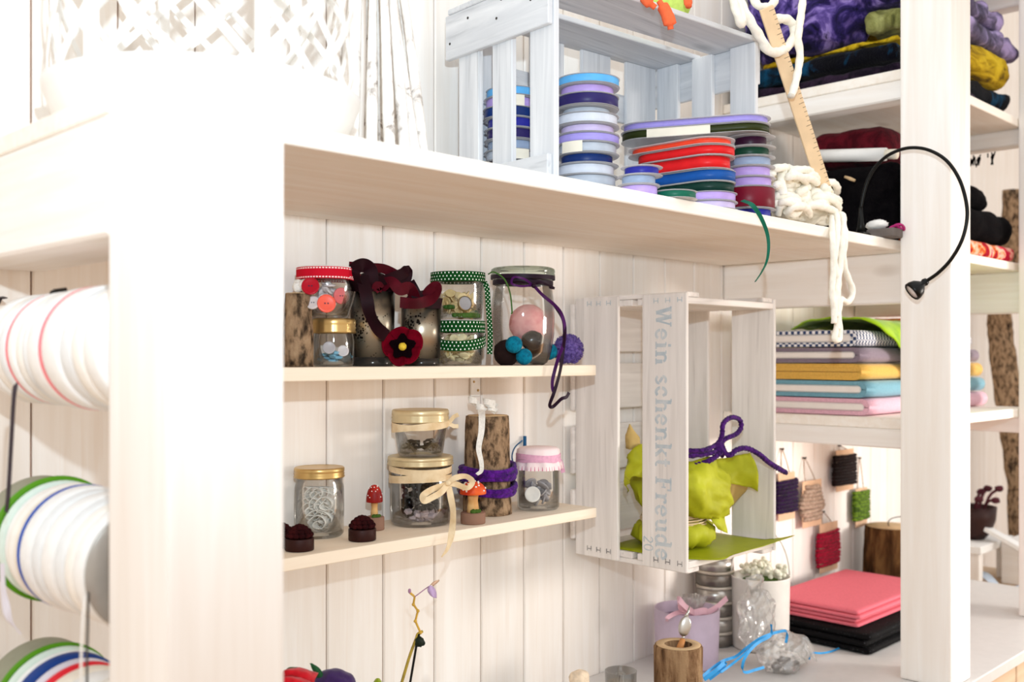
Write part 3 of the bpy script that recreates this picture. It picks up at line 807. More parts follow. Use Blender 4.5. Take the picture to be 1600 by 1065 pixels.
jr('ribbon_tail', [(866, 476, 1.505), (880, 500, 1.50), (882, 524, 1.492), (880, 545, 1.49), (875, 580, 1.488), (866, 612, 1.486), (859, 632, 1.486), (864, 635, 1.486), (877, 623, 1.486), (885, 620, 1.486), (889, 613, 1.486)], 0.0052, M['purpd'], Vector((1, -.5, .2)))
m = MB(); m.ball(at(834, 446, Y=1.518), 0.004, 2, 0.2); m.build('knot', M['purpd'], t)
m = MB(); m.tube(catmull([at(a, b, Y=y) for a, b, y in ((763, 428, 1.56), (772, 425, 1.54), (788, 436, 1.525), (797, 458, 1.52), (800, 486, 1.515), (799, 490, 1.515))], 8), 0.0011, 6); m.build('cord', M['leafg'], t)
# what is in it
def inball(px, py, dpx, Y, mat, lab, nm='felt_ball', amp=0.04):
    c = at(px, py, Y=Y); m = MB(); m.ball(c, sz(c, dpx/2), 3, amp, 5, px); return tag(m.build(nm, mat), lab, 'ball')
inball(803, 538, 27, 1.545, M['teal'], 'teal felt ball in the big preserving jar, upper of the two in front')
inball(819, 557, 26, 1.548, M['teal'], 'teal felt ball in the big preserving jar, lower of the two in front')
inball(858, 549, 26, 1.60, M['teal'], 'teal felt ball at the right wall of the big preserving jar')
inball(826, 506, 62, 1.620, M['pinkball'], 'big pale pink yarn ball on top of the others in the big preserving jar', 'yarn_ball', 0.05)
c = at(832, 532, Y=1.565); m = MB(); m.ball(c, (sz(c, 19), sz(c, 17), sz(c, 16)), 3, 0.06, 2); tag(m.build('pebble', M['pebble']), 'dark shiny pebble shaped ball in the middle of the big preserving jar', 'pebble')
c = at(792, 551, Y=1.60); m = MB(); m.ball(c, sz(c, 21), 3, 0.08, 3); tag(m.build('felt_ball', M['choc']), 'dark brown felt ball at lower left in the big preserving jar', 'ball')
c = at(842, 553, Y=1.61); m = MB(); m.ball(c, sz(c, 18), 3, 0.08, 3); tag(m.build('felt_ball', M['choc']), 'dark brown felt ball at lower right in the big preserving jar', 'ball')

# purple pompom
p = at(888, 549, Y=1.60); rp_ = sz(p, 24)
t = thing('pompom', 'purple yarn pompom at the right end of the upper wall shelf', 'pompom', Vector((p.x, p.y, H1*S+CH)))
p.z = H1*S+CH+rp_*0.98
m = MB(); m.ball(p, rp_*0.9, 4, 0.10, 9); m.build('core', M['pom'], t)
m = MB(); rnd = random.Random(2)
for k in range(900):
    d = Vector((rnd.gauss(0, 1), rnd.gauss(0, 1), rnd.gauss(0, 1))).normalized()
    e = (d+Vector((rnd.gauss(0, .25), rnd.gauss(0, .25), rnd.gauss(0, .25)))).normalized()
    q = p+d*rp_*rnd.uniform(0.99, 1.06)
    if q.z < H1*S+CH+0.0006: continue
    m.tube([p+d*rp_*0.8, q], 0.0006, 4)
sf = m.build('yarn_ends', M['pom'], t, norm=False); sf['kind'] = 'stuff'

# ================= lower wall shelf =================
def rose(p, r, lab, tilt=0.0):
    """dark felt rose in a round brown cup"""
    t = thing('felt_rose', lab, 'flower', p)
    hc = r*0.85
    m = MB(); m.lathe([(0, 0), (r*0.97, 0), (r, 0.001), (r, hc-0.001), (r*0.97, hc), (r*0.9, hc), (r*0.88, hc*0.6), (0, hc*0.6)], 36); m.build('cup', M['cup'], t, local=True)
    m = MB(); rnd = random.Random(11)
    for ring, (n, rad, zz, s) in enumerate(((13, 0.80, 0.20, 0.30), (11, 0.66, 0.45, 0.30), (9, 0.45, 0.66, 0.28), (6, 0.24, 0.80, 0.26), (1, 0.0, 0.86, 0.26))):
        for i in range(n):
            a = 2*PI*i/n+ring*0.3
            q = Vector((rad*r*math.cos(a), rad*r*math.sin(a), hc+zz*r*0.95))
            m.ball(q, (s*r*0.62, s*r*0.8, s*r*0.62), 2, 0.25, 2, i+ring*7, Matrix.Rotation(a, 3, 'Z'))
    m.ball((0, 0, hc+0.32*r), (r*0.72, r*0.72, r*0.5), 3)
    m.build('blossom', M['maroon'], t, local=True); return t
def P2(px, yb, w): return place(px, yb, H2, w/2)
p, r = P2(468, 863, 45); rose(p, r, 'dark brown felt rose in a round cup, leftmost and nearest the front post')
p3 = Vector((p.x-0.004, p.y+0.036, p.z)); rose(p3, r*0.95, 'dark brown felt rose hidden behind the leftmost felt rose')
p, r = P2(566, 847, 43); rose(p, r, 'dark brown felt rose in front of the tall capped small toadstool')
# jar of white lace
p, r = P2(499, 843, 77); zt = sz(p, 843-737); zl = sz(p, 843-752)
t = thing('storage_jar', 'tall jar with shiny gold lid and rolled white lace inside', 'jar', p)
m = MB(); m.lathe(shell([(r*0.88, 0), (r*0.98, 0.004), (r*1.0, zl*0.5), (r*0.985, zl*0.84), (r*0.93, zl*0.92), (r*0.93, zt-0.002)], 0.0024), 44); m.build('glass_body', M['jar'], t, local=True)
lid(t, r*1.0, zl, zt+0.001, M['gold'], False)
m = MB(); rnd = random.Random(4)
eu, ef, ew = Vector((SS, -SC, 0)), Vector((SC, SS, 0)), Vector((0, 0, 1))
for k, (du, dw, df, n_) in enumerate(((0.002, 0.018, -0.012, 30), (-0.010, 0.034, -0.004, 26), (0.010, 0.042, -0.006, 26), (-0.004, 0.056, 0.0, 22), (0.012, 0.016, 0.006, 24), (-0.014, 0.014, 0.006, 22))):
    c = Vector((p.x, p.y, p.z))+eu*du+ew*dw+ef*df
    pts = []
    for i in range(n_*2):
        a = i*0.42; q = 0.002+0.00052*i*(1+0.06*math.sin(i*1.7))
        v = c+eu*math.cos(a)*q+ew*math.sin(a)*q*0.85+ef*0.0006*i*0.4
        o = v-Vector((p.x, p.y, 0)); o.z = 0
        if o.length > r*0.85: v -= o*(1-r*0.85/o.length)
        v.z = min(max(v.z, p.z+0.0055), p.z+zl*0.82); pts.append(v)
    m.strip(pts, [0.010+0.004*math.sin(i*0.9) for i in range(len(pts))], ef+eu*0.3, 0.0008)
tag(m.build('lace_roll', M['lace']), 'white lace ribbon rolled up inside the tall gold lidded jar', 'lace')

def toadstool(p, r, hcap, hb, cw, ch, lab, capm, tall):
    t = thing('toadstool_figure', lab, 'figurine', p)
    m = MB(); m.lathe([(0, 0), (r*.97, 0), (r, 0.001), (r, hb-0.001), (r*.96, hb), (0, hb)], 32); m.build('base', M['brownb'], t, local=True)
    m = MB(); sr = cw*0.48; m.lathe([(0, hb+0.0002), (sr*1.05, hb+0.0002), (sr*0.9, hb+(hcap-hb)*0.4), (sr*0.8, hb+(hcap-hb)*0.65), (sr*0.95, hcap+0.001), (0, hcap+0.001)], 24, None, lambda a, z: 0.05*math.sin(2*a)); m.build('stalk', M['stem'], t, local=True)
    m = MB(); prof = [(0, hcap+0.001), (cw*0.8, hcap+0.0005), (cw*0.98, hcap+ch*0.04)]
    n = 9
    for i in range(n+1):
        a = PI/2*i/n
        prof.append((cw*math.cos(a)**(0.8 if not tall else 0.9), hcap+ch*0.08+ch*0.92*math.sin(a)) if i < n else (0, hcap+ch))
    m.lathe(prof, 32); cap = m.build('cap', capm, t, local=True)
    m = MB(); rnd = random.Random(5)
    for i in range(26):
        el = rnd.uniform(0.12, 1.35); a = i*2.4
        rr = cw*math.cos(el)**(0.8 if not tall else 0.9); q = Vector((rr*math.cos(a), rr*math.sin(a), hcap+ch*0.08+ch*0.92*math.sin(el)))
        m.ball(q, (cw*.085, cw*.085, cw*.085), 1)
    d = m.build('dots', M['white'], cap, local=True); d['kind'] = 'stuff'
    m = MB()
    for k in range(4): m.ball((r*0.5*math.cos(4+k*.5), r*0.5*math.sin(4+k*.5), hb+r*0.08), r*(0.26-0.03*k), 2, 0.3, 4, k)
    m.build('moss', M['moss'], t, local=True); return t
p, r = P2(590, 829, 26); k = sz(p, 1)
p = p-Vector((SS, -SC, 0))*k*5
toadstool(p, r*1.2, 42*k, 20*k, 13*k, 28*k, 'small toadstool figure with tall pointed red cap, behind a felt rose', M['redcap2'], True)
p, r = P2(739, 820, 39); k = sz(p, 1)
toadstool(p, r, 45*k, 17*k, 21*k, 20*k, 'toadstool figure with broad orange red cap in front of the purple wool log', M['redcap'], False)

# jar pair with raffia ribbons
p, r = P2(657, 825, 94); k = sz(p, 1)
zl, zt = 92*k, 106*k
t = thing('storage_jar', 'wide jar of dark beads with pale gold lid and cream satin bow', 'jar', p)
m = MB(); m.lathe(shell([(r*0.9, 0), (r*0.98, 0.004), (r*1.0, zl*0.3), (r*1.0, zl*0.78), (r*0.95, zl*0.9), (r*0.95, zt-0.003)], 0.0024), 44); m.build('glass_body', M['jar'], t, local=True)
lid(t, r*1.07, zl, zt, M['brass'])
m = MB()
for (z0, dz, ph) in ((zl-0.004, 0.004, 0.4), (zl-0.012, 0.006, 2.0), (zl-0.020, 0.003, 3.3)):
    pts = [Vector((r*1.035*math.cos(a), r*1.035*math.sin(a), z0+dz*math.sin(a+ph))) for a in [2*PI*i/48 for i in range(49)]]
    m.strip(pts, 0.0085, Vector((0, 0, 1)), 0.0007)
m.build('ribbon', M['raffia'], t, local=True)
def jp(nm, pts, w, side):
    P = catmull([at(a, b, Y=y) for a, b, y in pts], 8); m = MB(); m.strip(P, w, facing(P, 0.6, 1.0), 0.0007); return m.build(nm, M['raffia'], t)
jp('bow_loop', [(700, 754, 1.505), (712, 746, 1.495), (728, 744, 1.49), (738, 752, 1.49), (730, 762, 1.495), (712, 756, 1.50), (700, 755, 1.505)], 0.008, Vector((.1, -1, .4)))
jp('bow_loop', [(700, 755, 1.505), (690, 768, 1.495), (675, 777, 1.49), (663, 782, 1.49), (661, 774, 1.495), (676, 764, 1.50), (698, 756, 1.505)], 0.0085, Vector((.1, -1, .5)))
jp('ribbon_tail', [(700, 755, 1.505), (704, 775, 1.50), (708, 800, 1.495), (706, 830, 1.492), (700, 855, 1.49), (690, 870, 1.488)], [0.009]*25+[0.009-0.0075*i/15 for i in range(16)], Vector((1, -.7, 0)))
m = MB(); m.ball(at(700, 754, Y=1.50), 0.0045, 2, 0.2); m.build('knot', M['raffia'], t)
M['bead'] = plain('black_beads', (18, 17, 18), 0.12, var=0.1, spec=0.5)
M['lilacbead'] = plain('lilac_crystals', (196, 180, 184), 0.2, scale=60, var=0.15)
m = MB(); rnd = random.Random(9)
for i in range(120):
    a = rnd.uniform(0, 2*PI); q = r*0.80*math.sqrt(rnd.random())
    m.ball((p.x+q*math.cos(a), p.y+q*math.sin(a), p.z+rnd.uniform(0.016, zl*0.78)), rnd.uniform(0.004, 0.0062), 2)
tag(m.build('bead_mix', M['bead']), 'shiny black beads in the wide jar with the cream bow', 'beads', kind='stuff')
m = MB(); rnd = random.Random(10)
for i in range(46):
    a = rnd.uniform(2.6, 6.2); q = r*rnd.uniform(0.3, 0.84)
    m.box((p.x+q*math.cos(a), p.y+q*math.sin(a), p.z+rnd.uniform(0.007, 0.022)), (0.010, 0.008, 0.006), Matrix.Rotation(rnd.uniform(0, 3), 3, 'Z') @ Matrix.Rotation(rnd.uniform(-.9, .9), 3, 'X'), 0.001)
tag(m.build('crystal_mix', M['lilacbead']), 'lilac crystals at the bottom of the wide jar with the cream bow', 'crystals', kind='stuff')
pu = Vector((p.x, p.y, p.z+zt+0.0002)); r2 = r*0.89
z2, z3 = 56*k, 72*k
t = thing('storage_jar', 'small jar with pale gold lid stacked on the wide bead jar', 'jar', pu)
m = MB(); m.lathe(shell([(r2*0.78, 0), (r2*0.84, 0.004), (r2*0.96, z2*0.72), (r2*1.0, z2*0.82), (r2*0.95, z2*0.92), (r2*0.95, z3-0.003)], 0.0024), 44); m.build('glass_body', M['jar'], t, local=True)
lid(t, r2*1.05, z2-0.004, z3, M['brass'])
m = MB()
for (z0, dz, ph) in ((z2-0.006, 0.004, 0.9), (z2-0.010, 0.005, 2.6)):
    pts = [Vector((r2*1.06*math.cos(a), r2*1.06*math.sin(a), z0+dz*math.sin(a+ph))) for a in [2*PI*i/48 for i in range(49)]]
    m.strip(pts, 0.008, Vector((0, 0, 1)), 0.0007)
for e in (0.010, -0.004):
    q = Vector((SS, -SC, 0)); m.strip([q*r2*1.05+Vector((0, 0, z2-0.006)), q*r2*1.25+Vector((0, 0, z2-0.006+e)), q*r2*1.42+Vector((0, 0, z2-0.005+e*1.2))], 0.006, Vector((0, .3, 1)), 0.0007)
m.build('ribbon', M['raffia'], t, local=True)
m = MB(); rnd = random.Random(12)
for i in range(36):
    a = rnd.uniform(0, 2*PI); q = r2*0.62*math.sqrt(rnd.random()); c = Vector((pu.x+q*math.cos(a), pu.y+q*math.sin(a), pu.z+0.008+rnd.random()*0.012))
    d = Vector((rnd.gauss(0, 1), rnd.gauss(0, 1), rnd.gauss(0, .3))).normalized()*0.009
    m.tube([c-d, c-d*0.2+Vector((0, 0, .002)), c+d], 0.0013, 6)
M['pin'] = plain('dark_clasps', (70, 62, 48), 0.3, 0.7)
tag(m.build('clasp_mix', M['pin']), 'dark metal clasps in the small upper pale gold lidded jar', 'clasps', kind='stuff')

# log wrapped in purple wool
p, r = P2(762, 807, 76); k = sz(p, 1); hh = 152*k
t = thing('birch_log', 'birch log standing on the lower wall shelf, wrapped in purple wool', 'log', p)
wob = lambda a, z: 0.05*noise.noise(Vector((math.cos(a)*1.6, math.sin(a)*1.6, z*22)))-0.03*math.exp(-((z-60*k)**2)/(2*(16*k)**2))+0.03*math.sin(a*3)
m = MB(); m.lathe([(0, 0)]+[(r*(1.0-0.12*i/14), hh*i/14) for i in range(15)]+[(0, hh)], 48, None, wob); m.build('bark', M['bark'], t, local=True)
m = MB(); m.lathe([(0, hh+.0002), (r*0.83, hh+.0002), (r*.82, hh+.001), (0, hh+.001)], 32); m.build('cut_face', M['cut'], t, local=True)
wl = thing('wool_wrap', 'purple wool wound in thick turns round the log on the lower wall shelf', 'wool', p+Vector((0, 0, 36*k)))
rnd = random.Random(6)
for j, (zc, n) in enumerate(((68, 3), (42, 2))):
    for i in range(n):
        z0 = zc*k+(i-n/2)*6.5*k
        pts = [p+Vector(((r*(1.10+0.05*(i % 2)))*math.cos(a), (r*(1.10+0.05*(i % 2)))*math.sin(a), z0+2.5*k*math.sin(a*2+i+j)+3*k*math.sin(a+1))) for a in [2*PI*q/30 for q in range(30)]]
        m = MB(); m.tube(pts, 4.3*k, 8, True, 0.12, 700); m.build('strand', M['wool'], wl)
ln = thing('lace_ribbon', 'white lace ribbon hanging down the front of the purple wool log', 'lace', p+Vector((0, 0, hh+0.0012)))
m = MB(); m.strip(catmull([at(a, b, Y=y) for a, b, y in ((752, 640, 1.60), (753, 652, 1.575), (752, 675, 1.562), (748, 700, 1.56), (752, 722, 1.548), (752, 735, 1.535), (745, 741, 1.535))], 8), [11*k-6*k*i/48 for i in range(49)], Vector((1, -.7, 0)), 0.0008); m.build('tail', M['lace'], ln)
m = MB()
for i in range(7):
    c = at(750+rnd.uniform(-24, 30), 640+rnd.uniform(-8, 6), Y=1.62+rnd.uniform(-.02, .02)); c.z = max(c.z, p.z+hh+0.004+0.0012)
    pts = [c+Vector((0.009*math.cos(a), 0.006*math.sin(a), 0.008*abs(math.sin(a/2)))) for a in [q*0.6 for q in range(9)]]
    m.strip(pts, 0.010, Vector((0.2, .4, 1)), 0.0006)
m.build('bunch', M['lace'], ln)

# jar with pink cloth cap
p, r = P2(841, 799, 67); k = sz(p, 1); zl, zt = 80*k, 95*k
t = thing('storage_jar', 'jar with pink speckled cloth cap at the right end of the lower wall shelf', 'jar', p)
m = MB(); m.lathe(shell([(r*0.88, 0), (r*0.98, 0.004), (r, zl*0.4), (r*0.97, zl*0.9), (r*0.9, zt-0.002)], 0.0024), 40); m.build('glass_body', M['jar'], t, local=True)
m = MB(); rnd = random.Random(3)
m.lathe([(r*1.10, 62*k), (r*1.05, 72*k), (r*0.99, 77*k), (r*1.02, 86*k), (r*0.98, 93*k), (r*0.85, 96*k), (0, 97*k)], 60, None, lambda a, z: (0.06*math.sin(a*9+1)+0.03*math.sin(a*17)) if z < 73*k else 0.01*math.sin(a*14))
m.build('cloth_cap', M['pinkcloth'], t, local=True)
m = MB()
for i in range(3):
    pts = [Vector((r*1.04*math.cos(a), r*1.04*math.sin(a), (76+i*4)*k+1.2*k*math.sin(a*2+i))) for a in [2*PI*q/36 for q in range(37)]]
    m.strip(pts, 4.5*k, Vector((0, 0, 1)), 0.0007)
m.build('ribbon', M['pinkrib'], t, local=True)
m = MB(); m.strip(catmull([at(a, b, Y=y) for a, b, y in ((870, 712, 1.58), (876, 722, 1.57), (880, 738, 1.57))], 6), 0.007, Vector((1, -.6, 0)), 0.0006); m.build('ribbon_tail', M['pinkrib'], t)
M['shellw'] = plain('white_shell', (216, 216, 210), 0.4, scale=30, var=0.1)
m = MB(); rnd = random.Random(21)
for i in range(30):
    a = rnd.uniform(0, 2*PI); q = r*0.66*math.sqrt(rnd.random()); button(m, Vector((p.x+q*math.cos(a), p.y+q*math.sin(a), p.z+rnd.uniform(0.010, 0.042))), (rnd.uniform(-1, 1), rnd.uniform(-1, 1), rnd.uniform(-1, 1)), rnd.uniform(0.007, 0.011))
tag(m.build('button_mix', M['greyp']), 'grey metal buttons in the pink capped jar', 'buttons', kind='stuff')
dpc = depth(p)/S
c = at(832, 772, Y=p.y/S-0.030); m = MB(); button(m, c, (-.6, -.75, .2), sz(c, 12.5), 0.005); tag(m.build('button', M['shellw']), 'large pale round button behind the glass of the pink capped jar', 'button')
# blue wall hook behind it
M['bluehook'] = plain('blue_wire', (30, 92, 138), 0.4)
t = thing('wall_hook', 'small blue hook on the wall behind the pink capped jar', 'hook', at(820, 705, Y=WALL-0.004))
m = MB(); m.tube(catmull([at(a, b, Y=WALL-0.008) for a, b in ((803, 728), (800, 712), (805, 698), (816, 688))], 8), 0.0012, 7); m.build('wire', M['bluehook'], t)
m = MB(); a_, b_ = at(820, 681, Y=WALL-0.008), at(820, 703, Y=WALL-0.008); m.tube([a_, b_], 0.0030, 10); m.build('plug', M['bluehook'], t)
# ------------------------------------------------------------------ two old fruit crates
def frame_of(org, u, v, w):
    R = Matrix((u, v, w)).transposed().to_4x4(); R.translation = org; return R
def cslab(m, R, u0, u1, v0, v1, w0, w1, bev=0.0012):
    n0 = len(m.bm.verts)
    c = Vector(((u0+u1)/2, (v0+v1)/2, (w0+w1)/2))*S
    m.box(R @ c, ((u1-u0)*S, (v1-v0)*S, (w1-w0)*S), R.to_3x3(), bev); return m
def cpart(t, nm, R, mat, *a):
    m = MB(); cslab(m, R, *a); return m.build(nm, mat, t)
def nails(par, R, pts, nrm_axis):
    for q in pts:
        m = MB(); c = R @ (Vector(q)*S); n = R.to_3x3() @ Vector(nrm_axis)
        qm = n.to_track_quat('Z', 'Y').to_matrix().to_4x4(); qm.translation = c
        m.lathe([(0, -0.0005), (0.0021, -0.0005), (0.0019, 0.0006), (0, 0.0009)], 10, qm); m.build('nail', M['nail'], par)
M['nail'] = plain('iron_nail', (70, 66, 64), 0.5, 0.6)
M['stamp'] = plain('faded_blue_stencil', (176, 188, 196), 0.8, scale=70, c2=(202, 206, 208))
M['stampd'] = plain('dark_stencil', (98, 96, 98), 0.8, scale=120, c2=(176, 172, 170))

LW = {}
for ax_n in ('X', 'Y', 'Z'): LW[ax_n] = wood('crate_wash_flash_blue', (224, 226, 229), (195, 198, 203), ax_n, (142, 146, 150), streak=(165, 168, 173))  # white wash with the blue cast of the flash put into its colour
# crate lying on the big board, open side to the front
A = math.radians(-4.9)
L1, D1, H1c = 0.652, 0.315, 0.443
zb = SH[1][1]+0.0008
R1 = frame_of(V(1.445, 1.312, zb), Vector((math.cos(A), math.sin(A), 0)), Vector((-math.sin(A), math.cos(A), 0)), Vector((0, 0, 1)))
c1 = thing('wooden_crate', 'white washed slatted crate on the big shelf board, ribbon spools inside', 'crate', R1 @ Vector((L1*S/2, D1*S/2, 0)))
th = 0.013
for e, (ua, ub, uo0, uo1) in enumerate(((0.0, th, -th, -0.0004), (L1-th, L1, L1+0.0004, L1+th))):
    for v0, v1 in ((0.0, 0.073), (0.127, 0.190), (0.235, 0.304)):
        cpart(c1, 'end_slat', R1, LW['Z'], ua, ub, v0, v1, 0.0235, H1c-0.0125)
    b = cpart(c1, 'end_batten', R1, LW['Y'], uo0, uo1, 0.004, 0.335, H1c-0.108, H1c-0.0125)
    cpart(c1, 'end_batten', R1, LW['Y'], uo0, uo1, 0.006, 0.325, 0.0, 0.085)
    if e == 0: nails(b, R1, [(-th, 0.318, H1c-.075), (-th, 0.255, H1c-.035), (-th, .16, H1c-.06), (-th, 0.145, H1c-.025), (-th, .055, H1c-.05)], (-1, 0, 0))
for v0, v1 in ((0.0, 0.138), (0.182, 0.325)):
    cpart(c1, 'side_slat', R1, LW['X'], -0.014, L1+0.014, v0, v1, H1c-0.012, H1c)
    cpart(c1, 'side_slat', R1, LW['X'], 0.0, L1, v0, v1, 0.011, 0.023)
for u0, u1 in ((0.05, 0.155), (0.21, 0.315), (0.373, 0.472), (0.528, 0.637)):
    cpart(c1, 'bottom_slat', R1, LW['Z'], u0, u1, D1-0.010, D1, 0.024, H1c-0.0125)
cpart(c1, 'bottom_batten', R1, LW['X'], 0.02, L1-0.02, D1+0.0004, D1+0.011, H1c-0.165, H1c-0.095)

# crate hung on the wall, standing on end
X0, Y0, L2, W2, D2 = 1.9400, 1.3520, 0.632, 0.401, 0.338
R2 = frame_of(V(X0, Y0, 0.140), Vector((0, 0, -1)), Vector((0, 1, 0)), Vector((1, 0, 0)))   # u down, v to the wall, w to the right
c2 = thing('wooden_crate', 'white washed crate hung upright on the wall, its slat stencilled with faded words', 'crate', V(X0+W2/2, Y0+D2/2, 0.140-L2))
sl = []
for w0, w1 in ((0.0, 0.0105), (W2-0.0105, W2)):
    for v0, v1 in ((0.0, 0.1275), (0.2017, D2)):
        sl.append(cpart(c2, 'side_slat', R2, M['crateZ'], -0.010, L2+0.006, v0, v1, w0, w1))
for u0 in (0.0, L2-0.0185):
    for v0, v1 in ((0.001, 0.15), (0.165, D2-0.012)):
        cpart(c2, 'end_board', R2, M['crateX'], u0, u0+0.0155, v0, v1, 0.0108, W2-0.0108)
for u0, w0 in ((-0.0125, 0.0108), (-0.0125, W2-0.06), (L2-0.0025, 0.0108), (L2-0.0025, W2-0.06)):
    cpart(c2, 'cleat', R2, M['crateY'], u0, u0+0.0118, 0.004, D2-0.02, w0, w0+0.048)
for u0, u1 in ((0.005, 0.125), (0.155, 0.275), (0.315, 0.435), (0.475, 0.60)):
    cpart(c2, 'bottom_slat', R2, M['crateX'], u0, u1, D2+0.0004, D2+0.0115, -0.008, W2+0.008)
cpart(c2, 'lining_board', R2, M['crateX'], 0.315, 0.44, D2-0.036, D2-0.026, W2-0.115, W2-0.012)
# staples at the slat ends
for s_i, vv in ((0, (0.018, 0.052, 0.086)), (1, (0.23, 0.262, 0.292))):
    for u_ in (0.006, L2-0.014):
        for v_ in vv:
            m = MB()
            for du, dv, lu, lv in ((0, 0.006, 0.012, 0.0018), (0, -0.006, 0.012, 0.0018), (0.001, 0, 0.0018, 0.012)):
                cslab(m, R2, u_+du-lu/2, u_+du+lu/2, v_+dv-lv/2, v_+dv+lv/2, -0.0007, 0.0002, 0)
            m.build('staple', M['stampd'] if u_ > 0.1 else M['stamp'], sl[s_i])
# stencilled words
def arc(cx, cy, rx, ry, a0, a1, n=14):
    return [(cx+rx*math.cos(math.radians(a0+(a1-a0)*i/n)), cy+ry*math.sin(math.radians(a0+(a1-a0)*i/n))) for i in range(n+1)]
def bar(x, y0, y1, w=0.26): return ([(x, y0), (x, y1)], w)
def ser(x0, x1, y, w=0.10): return ([(x0, y), (x1, y)], w)
GL = {
 'W': (1.75, [([(0.2, 1.4), (0.5, 0.05)], .27), ([(0.52, 0.05), (0.82, 1.2)], .12), ([(0.85, 1.4), (1.12, 0.05)], .27), ([(1.14, 0.05), (1.5, 1.4)], .12), ser(0, .45, 1.4), ser(.62, 1.05, 1.4), ser(1.3, 1.68, 1.4)]),
 'e': (0.98, [(arc(.45, .5, .36, .45, 8, 175), .2), (arc(.45, .5, .36, .45, 190, 325), .2), ser(.2, .8, .54, .11)]),
 'i': (0.62, [bar(.3, .06, .94), ser(.02, .3, .95), ser(0, .6, .05), ([(.2, 1.28), (.42, 1.28)], .24)]),
 'n': (1.22, [bar(.28, .06, .92), ser(0, .28, .95), ser(0, .52, .05), (arc(.62, .62, .3, .3, 150, 20), .18), bar(.92, .06, .62), ser(.68, 1.16, .05)]),
 's': (0.88, [(arc(.42, .72, .28, .22, 35, 200), .19), ([(.2, .62), (.62, .38)], .22), (arc(.42, .28, .28, .22, 20, -160), .19)]),
 'c': (0.9, [(arc(.46, .5, .36, .45, 50, 170), .22), (arc(.46, .5, .36, .45, 190, 315), .22), ([(.66, .8), (.78, .68)], .2)]),
 'h': (1.22, [bar(.28, .06, 1.42), ser(0, .28, 1.42), ser(0, .52, .05), (arc(.62, .62, .3, .3, 150, 20), .18), bar(.92, .06, .62), ser(.68, 1.16, .05)]),
 'k': (1.18, [bar(.28, .06, 1.42), ser(0, .28, 1.42), ser(0, .52, .05), ([(.45, .48), (.92, .92)], .13), ([(.55, .56), (.98, .08)], .24), ser(.72, 1.12, .95), ser(.8, 1.16, .05)]),
 't': (0.74, [bar(.32, .2, 1.3), ser(.02, .66, .92, .13), (arc(.52, .22, .2, .18, 180, 310), .15)]),
 'F': (1.25, [bar(.3, .06, 1.36), ser(0, .6, .05), ser(0, 1.1, 1.38, .13), ([(1.05, 1.4), (1.05, 1.08)], .12), ser(.5, .8, .74, .13), ([(.84, .92), (.84, .56)], .1)]),
 'r': (0.92, [bar(.28, .06, .92), ser(0, .28, .95), ser(0, .54, .05), (arc(.62, .68, .26, .24, 150, 50), .17), ([(.72, .84), (.8, .74)], .2)]),
 'u': (1.22, [bar(.28, .34, .94), ser(0, .28, .95), (arc(.56, .34, .3, .27, 195, 330), .18), bar(.9, .06, .94), ser(.64, .9, .95), ser(.9, 1.18, .05)]),
 'd': (1.14, [(arc(.46, .48, .34, .44, 45, 178), .2), (arc(.46, .48, .34, .44, 190, 320), .2), bar(.84, .06, 1.42), ser(.56, .84, 1.42), ser(.84, 1.1, .05)]),
 '2': (0.85, [(arc(.4, 1.0, .3, .32, 170, -30), .12), ([(.64, .82), (.1, .06)], .12), ser(.1, .75, .05, .11)]),
 '0': (0.85, [(arc(.4, .7, .32, .65, 0, 360, 24), .12)]),
}
def write(par, txt, Rm, org, ex, ey, total, mat, nm, squash=1.0):
    """letters laid flat along ex with their tops towards ey; total = length of the line"""
    adv = sum((GL[c][0] if c != ' ' else .62)+.10 for c in txt)
    k = total/adv; n = ex.cross(ey).normalized()
    m = MB(); x = 0
    for c in txt:
        if c == ' ': x += .72; continue
        wd_, st = GL[c]
        for pts, w in st:
            P = [org+ex*((x+a)*k)+ey*(b*k*squash) for a, b in pts]
            hgt = 0.00020+0.00006*st.index((pts, w))
            L_, R_ = [], []
            cl_ = (P[0]-P[-1]).length < 1e-6
            for i in range(len(P)):
                d0 = (P[i]-P[i-1]).normalized() if i else ((P[-1]-P[-2]).normalized() if cl_ else (P[1]-P[0]).normalized())
                d1 = (P[i+1]-P[i]).normalized() if i < len(P)-1 else ((P[1]-P[0]).normalized() if cl_ else d0)
                sd = (d0+d1).normalized().cross(n)*w*k*0.6
                L_.append(P[i]+sd); R_.append(P[i]-sd)
            if cl_:
                for i in range(len(P)-1): m.prism([L_[i], L_[i+1], R_[i+1], R_[i]], n*hgt)
                continue
            lo_ = [(m.bm.verts.new(a), m.bm.verts.new(b)) for a, b in zip(L_, R_)]
            hi_ = [(m.bm.verts.new(a+n*hgt), m.bm.verts.new(b+n*hgt)) for a, b in zip(L_, R_)]
            for i in range(len(P)-1):
                m.face([hi_[i][0], hi_[i+1][0], hi_[i+1][1], hi_[i][1]], smooth=False)
                m.face([lo_[i][0], hi_[i][0], hi_[i][1], lo_[i][1]], smooth=False) if i == 0 else None
                m.face([lo_[i][0], lo_[i+1][0], hi_[i+1][0], hi_[i][0]], smooth=False); m.face([lo_[i][1], hi_[i][1], hi_[i+1][1], lo_[i+1][1]], smooth=False)
            m.face([lo_[-1][0], lo_[-1][1], hi_[-1][1], hi_[-1][0]], smooth=False)
        x += wd_+.10
    return m.build(nm, mat, par)
o = V(X0, 1.4390, 0.147-0.028)-Vector((0.00004, 0, 0))
write(sl[0], 'Wein schenkt Freude', R2, o-Vector((0.0, 0, 0)), Vector((0, 0, -1)), Vector((0, -1, 0)), 0.600*S, M['stamp'], 'lettering', 1.12)
